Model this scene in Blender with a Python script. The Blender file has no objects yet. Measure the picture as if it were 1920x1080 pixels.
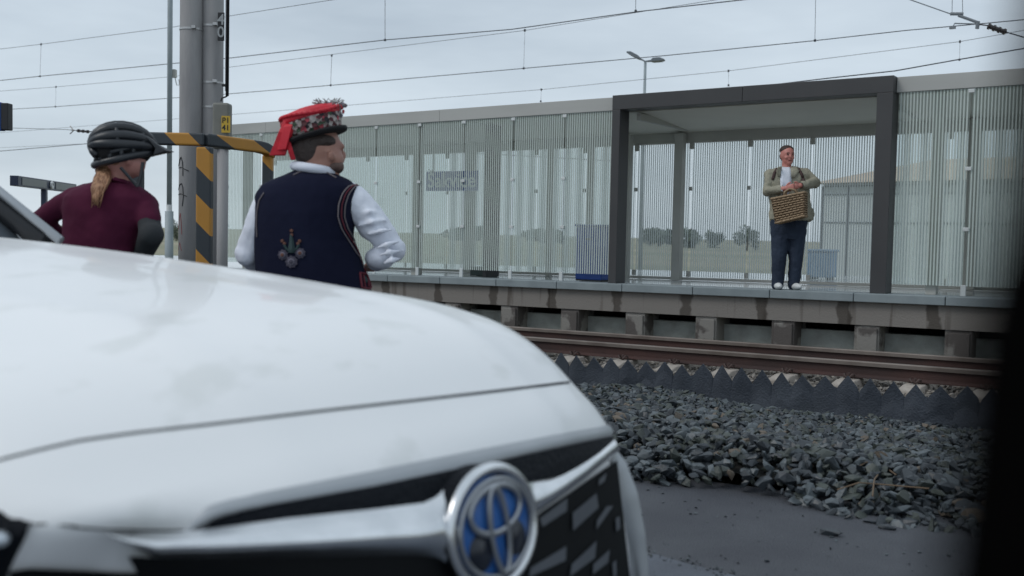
import bpy, bmesh, math, random
import numpy as np
from mathutils import Vector, Matrix
from mathutils.bvhtree import BVHTree
random.seed(7); rng = np.random.default_rng(7)
SC = bpy.context.scene
COL = SC.collection

# ---------------------------------------------------------------- camera
YAW, PITCH, ROLL = 0.5899, 0.0513, 0.0209
CH = 1.25; FPX = 2000.0; G = 0.0094          # camera height, focal length in px of the 1920 frame, grade of the line
_F = Vector((-math.sin(YAW), math.cos(YAW), 0)); _R = Vector((math.cos(YAW), math.sin(YAW), 0)); _U = Vector((0, 0, 1))
CF = _F*math.cos(PITCH) - _U*math.sin(PITCH); _u = _U*math.cos(PITCH) + _F*math.sin(PITCH)
CR = _R*math.cos(ROLL) + _u*math.sin(ROLL); CU = _u*math.cos(ROLL) - _R*math.sin(ROLL)
EYE = Vector((0, 0, CH))
cam = bpy.data.cameras.new('camera'); cam_o = bpy.data.objects.new('camera', cam); COL.objects.link(cam_o)
cam.sensor_width = 36; cam.lens = 36*FPX/1920; cam.clip_start = 0.05; cam.clip_end = 3000
cam_o.matrix_world = Matrix(((CR.x, CU.x, -CF.x, 0), (CR.y, CU.y, -CF.y, 0), (CR.z, CU.z, -CF.z, CH), (0, 0, 0, 1)))
cam.dof.use_dof = True; cam.dof.focus_distance = 9.5; cam.dof.aperture_fstop = 2.8
SC.camera = cam_o

# ---------------------------------------------------------------- world: overcast sky
w = bpy.data.worlds.new('World'); SC.world = w; w.use_nodes = True
nt = w.node_tree; nt.nodes.clear()
def wn(t): return nt.nodes.new(t)
out = wn('ShaderNodeOutputWorld'); add = wn('ShaderNodeAddShader')
sky = wn('ShaderNodeTexSky'); sky.sky_type = 'NISHITA'; sky.sun_disc = False
sky.sun_elevation = math.radians(48); sky.sun_rotation = math.radians(215)
b1 = wn('ShaderNodeBackground'); b1.inputs['Strength'].default_value = 0.012
nt.links.new(sky.outputs[0], b1.inputs['Color'])
tc = wn('ShaderNodeTexCoord'); mp = wn('ShaderNodeMapping'); mp.inputs['Scale'].default_value = (1.2, 1.2, 5.5)
mp.inputs['Rotation'].default_value = (0.1, 0.12, 0.4)
nz = wn('ShaderNodeTexNoise'); nz.inputs['Scale'].default_value = 1.7; nz.inputs['Detail'].default_value = 5; nz.inputs['Roughness'].default_value = .55
nt.links.new(tc.outputs['Generated'], mp.inputs[0]); nt.links.new(mp.outputs[0], nz.inputs['Vector'])
cr = wn('ShaderNodeValToRGB'); cr.color_ramp.elements[0].position = .30; cr.color_ramp.elements[1].position = .70
cr.color_ramp.elements[0].color = (.39, .455, .52, 1); cr.color_ramp.elements[1].color = (.59, .665, .73, 1)
nt.links.new(nz.outputs['Fac'], cr.inputs[0])
b2 = wn('ShaderNodeBackground'); b2.inputs['Strength'].default_value = 1.12
nt.links.new(cr.outputs[0], b2.inputs['Color'])
nt.links.new(b1.outputs[0], add.inputs[0]); nt.links.new(b2.outputs[0], add.inputs[1]); nt.links.new(add.outputs[0], out.inputs[0])
sl = bpy.data.lights.new('sun', 'SUN'); sl.energy = 1.1; sl.angle = math.radians(25); sl.color = (1, .97, .93)
so = bpy.data.objects.new('sun', sl); COL.objects.link(so)
_sd = Vector((math.sin(math.radians(215))*math.cos(math.radians(48)), math.cos(math.radians(215))*math.cos(math.radians(48)), math.sin(math.radians(48))))
so.rotation_euler = _sd.to_track_quat('Z', 'Y').to_euler(); so.location = (0, 0, 30)
vs = SC.view_settings; vs.view_transform = 'Standard'; vs.look = 'None'; vs.exposure = 0.0; vs.gamma = 1
SC.cycles.use_denoising = True; SC.cycles.max_bounces = 8; SC.cycles.transparent_max_bounces = 16
SC.cycles.caustics_reflective = False; SC.cycles.caustics_refractive = False

# ---------------------------------------------------------------- helpers
def ray(px, py): return CF + CR*((px-960)/FPX) + CU*((540-py)/FPX)
def onY(px, py, Y): d = ray(px, py); return EYE + d*(Y/d.y)
def onD(px, py, D): return EYE + ray(px, py)*D
def hz(P, off=0): return P
MATS = {}
def mat(name, col, rough=.7, metal=0, col2=None, nscale=6, bump=0, bscale=40, spec=None, coat=0, ramp=(.35, .65), detail=4, stretch=None):
    """principled material with a noise mix of two colours and an optional noise bump"""
    if name in MATS: return MATS[name]
    m = bpy.data.materials.new(name); m.use_nodes = True; n = m.node_tree.nodes; l = m.node_tree.links
    p = n['Principled BSDF']; p.inputs['Roughness'].default_value = rough; p.inputs['Metallic'].default_value = metal
    p.inputs['Base Color'].default_value = (*col, 1)
    if spec is not None: p.inputs['Specular IOR Level'].default_value = spec
    if coat: p.inputs['Coat Weight'].default_value = coat; p.inputs['Coat Roughness'].default_value = .06
    t = n.new('ShaderNodeTexCoord'); src = t.outputs['Object']
    if stretch:
        mpn = n.new('ShaderNodeMapping'); mpn.inputs['Scale'].default_value = stretch; l.new(src, mpn.inputs[0]); src = mpn.outputs[0]
    if col2 is None: col2 = tuple(c*.88 for c in col)
    z = n.new('ShaderNodeTexNoise'); z.inputs['Scale'].default_value = nscale; z.inputs['Detail'].default_value = detail
    l.new(src, z.inputs['Vector'])
    r = n.new('ShaderNodeValToRGB'); r.color_ramp.elements[0].position, r.color_ramp.elements[1].position = ramp
    r.color_ramp.elements[0].color = (*col, 1); r.color_ramp.elements[1].color = (*col2, 1)
    l.new(z.outputs['Fac'], r.inputs[0]); l.new(r.outputs[0], p.inputs['Base Color'])
    if bump:
        z2 = n.new('ShaderNodeTexNoise'); z2.inputs['Scale'].default_value = bscale; z2.inputs['Detail'].default_value = 5
        l.new(src, z2.inputs['Vector']); b = n.new('ShaderNodeBump'); b.inputs['Strength'].default_value = bump
        b.inputs['Distance'].default_value = .02; l.new(z2.outputs['Fac'], b.inputs['Height']); l.new(b.outputs[0], p.inputs['Normal'])
    MATS[name] = m; return m
def tag(o, label=None, cat=None, group=None, kind=None):
    if label: o['label'] = label
    if cat: o['category'] = cat
    if group: o['group'] = group
    if kind: o['kind'] = kind
    return o
def empty(name, loc=(0, 0, 0), rz=0):
    o = bpy.data.objects.new(name, None); COL.objects.link(o); o.location = loc; o.rotation_euler = (0, 0, rz); o.empty_display_size = .2
    return o
class MB:
    def __init__(s): s.v = []; s.f = []; s.mi = []; s.cur = 0
    def add(s, vs, fs):
        b = len(s.v); s.v += [tuple(v) for v in vs]; s.f += [tuple(b+i for i in f) for f in fs]; s.mi += [s.cur]*len(fs); return s
    def box(s, x0, x1, y0, y1, z0, z1):
        return s.add([(x0,y0,z0),(x1,y0,z0),(x1,y1,z0),(x0,y1,z0),(x0,y0,z1),(x1,y0,z1),(x1,y1,z1),(x0,y1,z1)],
                     [(0,3,2,1),(4,5,6,7),(0,1,5,4),(1,2,6,5),(2,3,7,6),(3,0,4,7)])
    def obox(s, c, ax, ay, az):        # oriented box: centre and half vectors
        c, ax, ay, az = map(Vector, (c, ax, ay, az))
        vs = [c+ax*i+ay*j+az*k for k in (-1, 1) for i, j in ((-1,-1),(1,-1),(1,1),(-1,1))]
        return s.add(vs, [(0,3,2,1),(4,5,6,7),(0,1,5,4),(1,2,6,5),(2,3,7,6),(3,0,4,7)])
    def tube(s, pts, rs, n=10, cap=True):
        pts = [Vector(p) for p in pts]
        if not hasattr(rs, '__len__'): rs = [rs]*len(pts)
        rings = []; pu = None
        for i, p in enumerate(pts):
            d = (pts[min(i+1, len(pts)-1)]-pts[max(i-1, 0)]).normalized()
            u = d.cross(Vector((0, 0, 1))) if pu is None else pu - d*pu.dot(d)
            if u.length < 1e-4: u = d.cross(Vector((1, 0, 0)))
            u.normalize(); v = d.cross(u); pu = u
            rings.append([p+(u*math.cos(6.2832*k/n)+v*math.sin(6.2832*k/n))*rs[i] for k in range(n)])
        return s.loft(rings, cap)
    def loft(s, rings, cap=True, closed=True):
        n = len(rings[0]); vs = [q for r in rings for q in r]; fs = []
        for i in range(len(rings)-1):
            for k in range(n if closed else n-1):
                k2 = (k+1) % n; fs.append((i*n+k, i*n+k2, (i+1)*n+k2, (i+1)*n+k))
        if cap and closed: fs += [tuple(range(n-1, -1, -1)), tuple(range((len(rings)-1)*n, len(rings)*n))]
        return s.add(vs, fs)
    def ell(s, c, ax, ay, az, nu=16, nv=10):   # ellipsoid with half vectors
        c, ax, ay, az = map(Vector, (c, ax, ay, az)); rings = []
        for j in range(nv+1):
            t = math.pi*j/nv; t = min(max(t, .02), math.pi-.02)
            rings.append([c+az*(-math.cos(t))+(ax*math.cos(6.2832*k/nu)+ay*math.sin(6.2832*k/nu))*math.sin(t) for k in range(nu)])
        return s.loft(rings)
    def prism(s, poly, d):             # extrude a 3-D polygon along d
        n = len(poly); P = [Vector(p) for p in poly]; d = Vector(d)
        return s.add(P+[p+d for p in P], [tuple(range(n-1, -1, -1)), tuple(range(n, 2*n))]+[(k, (k+1) % n, n+(k+1) % n, n+k) for k in range(n)])
    def build(s, name, mats, parent=None, smooth=False, grade=False, bevel=0, fix=True, sub=0):
        me = bpy.data.meshes.new(name); vs = s.v
        if grade: vs = [(x, y, z+G*x) for x, y, z in vs]
        if parent is not None:
            o0 = parent
            off = Vector((0, 0, 0))
            while o0 is not None: off += o0.location; o0 = o0.parent
            if not getattr(s, 'local', False): vs = [(x-off.x, y-off.y, z-off.z) for x, y, z in vs]
        me.from_pydata([tuple(v) for v in vs], [], s.f)
        ms = mats if isinstance(mats, (list, tuple)) else [mats]
        for m in ms: me.materials.append(m)
        if len(ms) > 1: me.polygons.foreach_set('material_index', s.mi)
        if smooth: me.polygons.foreach_set('use_smooth', [True]*len(me.polygons))
        if fix:
            bm = bmesh.new(); bm.from_mesh(me); bmesh.ops.recalc_face_normals(bm, faces=bm.faces); bm.to_mesh(me); bm.free()
        o = bpy.data.objects.new(name, me); COL.objects.link(o)
        if parent is not None: o.parent = parent
        if bevel:
            b = o.modifiers.new('bevel', 'BEVEL'); b.width = bevel; b.segments = 2; b.limit_method = 'ANGLE'
        if sub:
            b = o.modifiers.new('sub', 'SUBSURF'); b.levels = sub; b.render_levels = sub
        return o
def copy_tree(o, parent=None):
    c = o.copy(); COL.objects.link(c)
    if parent is not None: c.parent = parent
    for ch in list(o.children): copy_tree(ch, c)
    return c
def smoothstep(x): x = min(max(x, 0), 1); return x*x*(3-2*x)
def interp(x, xs, ys):
    return float(np.interp(x, xs, ys))
def cr_interp(x, xs, ys):              # smooth monotone-ish interpolation
    i = int(np.searchsorted(xs, x)-1); i = min(max(i, 0), len(xs)-2)
    def m(k):
        if k <= 0: return (ys[1]-ys[0])/(xs[1]-xs[0])
        if k >= len(xs)-1: return (ys[-1]-ys[-2])/(xs[-1]-xs[-2])
        return .5*((ys[k+1]-ys[k])/(xs[k+1]-xs[k])+(ys[k]-ys[k-1])/(xs[k]-xs[k-1]))
    h = xs[i+1]-xs[i]; t = (x-xs[i])/h
    return (2*t**3-3*t*t+1)*ys[i]+(t**3-2*t*t+t)*h*m(i)+(-2*t**3+3*t*t)*ys[i+1]+(t**3-t*t)*h*m(i+1)
def remesh(parts, name, m, parent, voxel=.012, smooth=3, grade=False, disp=None):
    """melt a pile of closed shapes (an MB) into one continuous smooth surface"""
    tmp = parts.build('tmp', m, None, fix=True)
    r = tmp.modifiers.new('r', 'REMESH'); r.mode = 'VOXEL'; r.voxel_size = voxel; r.use_smooth_shade = True
    if smooth:
        s_ = tmp.modifiers.new('s', 'SMOOTH'); s_.iterations = smooth; s_.factor = .6
    if disp:                            # folds in cloth
        tx = bpy.data.textures.new('folds', 'CLOUDS'); tx.noise_scale = disp[1]; tx.noise_depth = 3
        d_ = tmp.modifiers.new('d', 'DISPLACE'); d_.texture = tx; d_.strength = disp[0]; d_.mid_level = .5; d_.texture_coords = 'GLOBAL'
    dg = bpy.context.evaluated_depsgraph_get(); dg.update()
    me = bpy.data.meshes.new_from_object(tmp.evaluated_get(dg)); me.name = name
    om = tmp.data; bpy.data.objects.remove(tmp); bpy.data.meshes.remove(om)
    if parent is not None:
        off = Vector((0, 0, 0)); q = parent
        while q is not None: off += q.location; q = q.parent
        me.transform(Matrix.Translation(-off))
    me.materials.clear(); me.materials.append(m)
    me.polygons.foreach_set('use_smooth', [True]*len(me.polygons))
    o = bpy.data.objects.new(name, me); COL.objects.link(o)
    if parent is not None: o.parent = parent
    return o
def textmesh(s, size, name, m, parent, loc, ax, ay, depth=.004, align='CENTER'):
    """lettering as a real mesh: ax = reading direction, ay = up"""
    c = bpy.data.curves.new('txt', 'FONT'); c.body = s; c.size = size; c.extrude = depth; c.align_x = align; c.align_y = 'CENTER'
    c.offset = size*.012
    t = bpy.data.objects.new('txt', c); COL.objects.link(t)
    dg = bpy.context.evaluated_depsgraph_get(); dg.update()
    me = bpy.data.meshes.new_from_object(t.evaluated_get(dg)); bpy.data.objects.remove(t); bpy.data.curves.remove(c)
    ax = Vector(ax).normalized(); ay = Vector(ay).normalized(); az = ax.cross(ay)
    M = Matrix(((ax.x, ay.x, az.x, loc[0]), (ax.y, ay.y, az.y, loc[1]), (ax.z, ay.z, az.z, loc[2]), (0, 0, 0, 1)))
    off = Vector((0, 0, 0)); q = parent
    while q is not None: off += q.location; q = q.parent
    me.transform(Matrix.Translation(-off) @ M); me.materials.clear(); me.materials.append(m); me.name = name
    o = bpy.data.objects.new(name, me); COL.objects.link(o); o.parent = parent
    return o

# ---------------------------------------------------------------- ground, road, field
M_asph = mat('asphalt', (.054, .058, .070), .62, col2=(.074, .080, .092), nscale=2.3, bump=.7, bscale=110, spec=.4, detail=9)
M_asph2 = mat('old_asphalt', (.11, .125, .15), .7, col2=(.085, .095, .115), nscale=5, bump=.5, bscale=120, spec=.35)
M_field = mat('field', (.19, .20, .13), .95, col2=(.30, .27, .19), nscale=.02, bump=.3, bscale=3, stretch=(.4, 3, 1))
M_soil = mat('dark_soil', (.035, .036, .034), .95, bump=.6, bscale=30)
m = MB()
ys = [-60, 5.0, 5.3, 10.4, 10.6, 18, 40, 400, 1500]; zs = [-.02, -.02, -.05, -.46, -.3, -.3, -.35, -1.0, -2.0]
xs = [-1500, -300, -60, -30, -15, -8, -4, 0, 4, 30, 300, 1500]
vs_ = [(x, y, z) for y, z in zip(ys, zs) for x in xs]; nx = len(xs)
m.add(vs_, [(j*nx+i, j*nx+i+1, (j+1)*nx+i+1, (j+1)*nx+i) for j in range(len(ys)-1) for i in range(nx-1)])
gnd = m.build('ground', [M_field], fix=False); tag(gnd, kind='structure')
m = MB(); R_ = random.Random(3)
edge = [(-60+i*.35, 5.12+.04*math.sin(i*.9)+R_.uniform(-.05, .05)) for i in range(200)]
m.add([(x, y, 0) for x, y in edge]+[(x, -30, 0) for x, y in edge], [(i, i+1, 200+i+1, 200+i) for i in range(199)])
tag(m.build('road', M_asph, fix=False), kind='structure')
m = MB()   # the older, paler strip of tarmac nearer the camera, with a ragged edge
pe = [(-6+i*.06, 3.72+.05*math.sin(i*.13)+R_.uniform(-.012, .012)-.035*(-6+i*.06+1.6)) for i in range(160)]
m.add([(x, y, .005) for x, y in pe]+[(x, -6, .005) for x, y in pe], [(i, i+1, 160+i+1, 160+i) for i in range(159)])
tag(m.build('pavement', M_asph2, fix=False), kind='structure')
# ---------------------------------------------------------------- loose stones
def stone_protos(n, flat=(.28, .52)):
    out_ = []
    for k in range(n):
        bm = bmesh.new(); rr = random.Random(100+k)
        sx, sy, sz = 1, rr.uniform(.45, .85), rr.uniform(*flat)
        for _ in range(15):
            v = Vector((rr.gauss(0, 1), rr.gauss(0, 1), rr.gauss(0, 1))).normalized()
            bm.verts.new((v.x*sx*rr.uniform(.85, 1.1), v.y*sy*rr.uniform(.85, 1.1), v.z*sz))
        r = bmesh.ops.convex_hull(bm, input=bm.verts)
        bmesh.ops.triangulate(bm, faces=bm.faces)
        bm.verts.ensure_lookup_table(); bm.verts.index_update()
        used = sorted({v.index for f in bm.faces for v in f.verts}); mp_ = {u: i for i, u in enumerate(used)}
        V = np.array([bm.verts[i].co[:] for i in used]); F = np.array([[mp_[v.index] for v in f.verts] for f in bm.faces])
        out_.append((V, F)); bm.free()
    return out_
PROT = stone_protos(14)
def scatter(name, pts, sizes, mats, tilt=.45, shade=None):
    """one mesh of many separate angular stones; pts = centres"""
    Vs = []; Fs = []; mi = []; base = 0
    for p, s in zip(pts, sizes):
        V, F = PROT[rng.integers(len(PROT))]
        a = rng.uniform(0, 6.283); tx, ty = rng.normal(0, tilt, 2)
        ca, sa = math.cos(a), math.sin(a)
        Rz = np.array([[ca, -sa, 0], [sa, ca, 0], [0, 0, 1]])
        Rx = np.array([[1, 0, 0], [0, math.cos(tx), -math.sin(tx)], [0, math.sin(tx), math.cos(tx)]])
        Ry = np.array([[math.cos(ty), 0, math.sin(ty)], [0, 1, 0], [-math.sin(ty), 0, math.cos(ty)]])
        Vs.append((V*s) @ (Rx @ Ry @ Rz).T + p); Fs.append(F+base); base += len(V)
        mi.append(np.full(len(F), rng.choice(len(mats), p=shade) if shade is not None else 0))
    V = np.concatenate(Vs); F = np.concatenate(Fs); mi = np.concatenate(mi)
    me = bpy.data.meshes.new(name)
    me.vertices.add(len(V)); me.vertices.foreach_set('co', V.ravel())
    me.loops.add(len(F)*3); me.loops.foreach_set('vertex_index', F.ravel().astype(np.int32))
    me.polygons.add(len(F)); me.polygons.foreach_set('loop_start', np.arange(0, len(F)*3, 3, dtype=np.int32))
    me.polygons.foreach_set('material_index', mi.astype(np.int32)); me.polygons.foreach_set('use_smooth', [False]*len(F))
    for x in mats: me.materials.append(x)
    me.update(calc_edges=True); me.validate()
    o = bpy.data.objects.new(name, me); COL.objects.link(o); return o
S1 = mat('slate_stone', (.037, .045, .053), .45, col2=(.022, .028, .034), nscale=9, bump=.15, bscale=60, spec=.5)
S2 = mat('slate_stone_light', (.090, .108, .118), .45, col2=(.056, .068, .077), nscale=9, bump=.15, bscale=60)
S3 = mat('slate_stone_green', (.055, .066, .058), .55, col2=(.033, .040, .037), nscale=9, bump=.15, bscale=60)
S4 = mat('slate_stone_brown', (.13, .105, .08), .7, col2=(.12, .10, .08), nscale=14, bump=.4, bscale=60)
def pile_z(x, y):
    t = (y-4.8)/(9.6-4.8)
    return .01+.13*smoothstep(t*7)-.50*max(0, t-.10)/.90+.03*math.sin(x*1.7+y)+.025*math.sin(x*3.1-y*2.2)
pts = []; sz = []
# pixel bounded visible wedge gets dense cover, the rest a thinner one
for layer, lift in ((0, -.03), (1, .0), (2, .02)):
    n = 19000
    X = rng.uniform(-9.5, .6, n); Yv = rng.uniform(4.72, 9.95, n)
    for x, y in zip(X, Yv):
        e = 4.83+.07*math.sin(x*2.3)+.05*math.sin(x*6.1)
        if y < e: continue
        u = x*.83+y*.557; D = -x*.557+y*.83; uu = u/D    # rough direction test
        keep = 1 if .05 < uu < .52 else .25
        if rng.random() > keep: continue
        if layer == 2 and (y < e+.15 or rng.random() < .45): continue
        s = abs(rng.normal(.030, .012))+.011
        pts.append((x, y, pile_z(x, y)+lift+rng.uniform(-.01, .015))); sz.append(min(s, .095))
bal = scatter('ballast', pts, sz, [S1, S2, S3, S4], .5, [.42, .28, .26, .04]); tag(bal, kind='stuff')
# bed under the stones
m = MB(); NX, NY = 60, 26
m.add([(-20+i*.4, 5.1+j*.2, pile_z(-20+i*.4, 5.1+j*.2)-.06) for j in range(NY) for i in range(NX)],
      [(j*NX+i, j*NX+i+1, (j+1)*NX+i+1, (j+1)*NX+i) for j in range(NY-1) for i in range(NX-1)])
tag(m.build('stone_bed', M_soil, fix=False), kind='structure')
# single stones lying on the tarmac
def lone(px, py, s, lab, flat=1):
    d = ray(px, py); p = EYE + d*(-CH/d.z)
    V, F = PROT[rng.integers(len(PROT))]
    mm = MB(); mm.add([(v[0]*s*1.2+p.x, v[1]*s*.7+p.y, v[2]*s*.6*flat+p.z+s*.22) for v in V], [tuple(f) for f in F])
    tag(mm.build('stone', S1), lab, 'stone', 'stones lying loose on the tarmac')
lone(1556, 1003, .052, 'flat grey stone lying alone on the tarmac well below the stone heap')
lone(1661, 992, .042, 'dark stone on the tarmac just off the bottom edge of the heap')
lone(1632, 980, .034, 'small dark stone fallen against the bottom edge of the stone heap')
# dry twigs over the heap
M_twig = mat('dry_twig', (.16, .11, .07), .9)
for k, (a_, b_, c_) in enumerate((((1570, 918), (1650, 908), (1742, 916)), ((1600, 880), (1648, 868), (1680, 890)), ((1636, 930), (1640, 898), (1650, 885)))):
    P = []
    for (x, y) in (a_, b_, c_):
        d = ray(x, y); t = (-CH+.13)/d.z; P.append(EYE+d*t)
    mm = MB(); mm.tube([P[0], (P[0]+P[1])/2+Vector((0, 0, .02)), P[1], (P[1]+P[2])/2, P[2]], .0035, 5)
    tag(mm.build('twig', M_twig), ['long thin dry twig lying flat across the lower stones', 'short bent dry twig higher up the heap, arching over stones', 'short dry twig standing up from the lower stones'][k], 'twig', 'dry twigs on the stone heap')

g_ = [(x, 3.72+.05*math.sin((x+6)/.06*.13)-.035*(x+1.6)+rng.normal(0, .03), .006) for x in rng.uniform(-2.6, -.6, 260)]
tag(scatter('grit', g_+[(rng.uniform(-2.6, 0), rng.uniform(3.4, 4.8), .004) for _ in range(160)], np.abs(rng.normal(.005, .003, 420))+.002, [S1, S2], .4, [.6, .4]), kind='stuff')
# ---------------------------------------------------------------- toothed edging of the track bed
YN, ZR, GAUGE = 10.63, .0888, 1.10
M_tex = mat('edging_felt', (.030, .038, .052), .75, col2=(.045, .055, .072), nscale=3, bump=.5, bscale=55)
root = empty('toothed_edging', (-2.5, 10.0, -.42+G*-2.5)); tag(root, 'dark slate blue toothed edging holding the track bed above the stones', 'edging')
m = MB(); P_ = .2085; x0 = -26.0; nT = 140; SUB = 8; rows = 7; ring = []
tn = [random.Random(k).uniform(-1, 1) for k in range(nT+2)]
x00 = -3.3136 - P_*108
for k in range(nT*SUB+1):
    x = x00+(k/SUB-.5)*P_; ti = k/SUB; fr = abs((ti % 1)-.5)*2      # 0 at the tip, 1 at the valley
    kk = int(ti) % nT
    top = .0-(.14+.02*tn[kk-1])*fr**.95+.016*tn[kk]; col_ = []
    side = (ti % 1)-.5
    for r in range(rows):
        q = r/(rows-1); z = top*(1-q)+(-.52)*q
        fold = .035*(1-q)**2.2*(1-fr) + .012*math.sin(ti*2.1+q*3)+.010*tn[(kk+r) % nT]*(1-q)*q*3
        col_.append((x+.008*tn[kk]*(1-q), 10.03-fold-.03*q, z))
    ring.append(col_)
vs_ = [v for c in ring for v in c]; fs = [(k*rows+r, (k+1)*rows+r, (k+1)*rows+r+1, k*rows+r+1) for k in range(nT*SUB) for r in range(rows-1)]
m.add(vs_, fs)
o = m.build('edging_sheet', M_tex, root, grade=True, fix=False); sd = o.modifiers.new('s', 'SOLIDIFY'); sd.thickness = .025; sd.offset = -1
# ---------------------------------------------------------------- track bed, sleepers, rails
M_bed = mat('track_bed', (.20, .18, .16), .95, col2=(.13, .12, .11), nscale=9, bump=.8, bscale=60)
m = MB(); m.box(-60, 6, 10.06, 12.9, -.55, ZR-.24); tag(m.build('track_bed', M_bed, grade=True), kind='structure')
B1 = mat('bed_stone_pale', (.28, .255, .225), .9, col2=(.18, .165, .15), nscale=12); B2 = mat('bed_stone_dark', (.15, .14, .13), .9, col2=(.09, .085, .08), nscale=12)
n = 9000; X = rng.uniform(-18, .5, n); Yv = rng.uniform(10.07, 12.8, n)
pts = [(x, y, ZR-.235+G*x+rng.uniform(0, .02)) for x, y in zip(X, Yv)]
tag(scatter('track_stones', pts, np.clip(np.abs(rng.normal(.03, .008, n)), .012, .05), [B1, B2], .4, [.62, .38]), kind='stuff')
M_conc = mat('sleeper_concrete', (.38, .34, .30), .9, col2=(.27, .24, .21), nscale=7, bump=.3, bscale=60)
M_rust = mat('rusty_rail', (.066, .032, .027), .9, col2=(.040, .024, .022), nscale=5, bump=.2, bscale=80, stretch=(.3, 1, 1))
M_head = mat('rail_head', (.20, .17, .15), .5, metal=.4, col2=(.13, .105, .09), nscale=3)
M_clip = mat('rusty_clip', (.07, .045, .04), .8, bump=.3)
names = ['first', 'second', 'third', 'fourth', 'fifth', 'sixth', 'seventh', 'eighth', 'ninth', 'tenth', 'eleventh', 'twelfth']
s0 = None; ns = 0
for k in range(4, -40, -1):
    xc = -3.034+.6245*k
    if xc < -15.5: break
    root = empty('sleeper', (xc, 10.2, ZR-.17+G*xc)) if s0 is None else None
    if s0 is None:
        mm = MB(); mm.local = True; zt = 0
        mm.add([(-.13,-.03,zt-.16),(.13,-.03,zt-.16),(.13,2.3,zt-.16),(-.13,2.3,zt-.16),(-.10,0,zt-.035),(.10,0,zt-.035),(.10,2.3,zt),(-.10,2.3,zt),(-.09,.2,zt),(.09,.2,zt)],
               [(0,3,2,1),(0,1,5,4),(1,2,6,9,5),(2,3,7,6),(3,0,4,8,7),(4,5,9,8),(8,9,6,7)])
        mm.build('sleeper_body', M_conc, root, bevel=.012)
        for yy in (YN-10.2, YN+GAUGE-10.2):
            for sgn in (-1, 1):
                mm = MB(); mm.local = True
                for dx in (-.045, .045):
                    mm.tube([(dx, yy+sgn*.075, .01), (dx, yy+sgn*.10, .045), (dx, yy+sgn*.145, .05), (dx*.4, yy+sgn*.155, .02)], .010, 6)
                mm.tube([(0, yy+sgn*.12, 0), (0, yy+sgn*.12, .06)], .014, 6)
                mm.build('rail_clip', M_clip, root)
        s0 = root
    else: root = copy_tree(s0); root.location = (xc, 10.2, ZR-.17+G*xc)
    ns += 1
    posn = names[ns-1] if ns <= 12 else None
    if ns <= 12: lab = 'pale concrete sleeper under the rusty rails, %s counted from the right end of the track' % posn
    else: lab = 'pale concrete sleeper far along the track, mostly hidden behind the white car'
    tag(root, lab, 'sleeper', 'concrete sleepers under the rails')
def rail(Y, lab):
    root = empty('rail', (-5, Y, ZR-.16+G*-5)); tag(root, lab, 'rail', 'rails of the track')
    prof = [(-.065, -.16), (.065, -.16), (.062, -.148), (.012, -.13), (.009, -.045), (-.009, -.045), (-.012, -.13), (-.062, -.148)]
    mm = MB(); mm.loft([[(x, Y+a, ZR+b) for a, b in prof] for x in (-70, 6)]); mm.build('rail_web', M_rust, root, grade=True)
    prof = [(-.036, -.042), (.036, -.042), (.036, -.008), (.028, 0), (-.028, 0), (-.036, -.008)]
    mm = MB(); mm.loft([[(x, Y+a, ZR+b) for a, b in prof] for x in (-70, 6)]); mm.build('rail_head', M_head, root, grade=True)
rail(YN, 'near rusty rail beside the toothed dark edging'); rail(YN+GAUGE, 'far rusty rail close under the platform edge')

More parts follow.
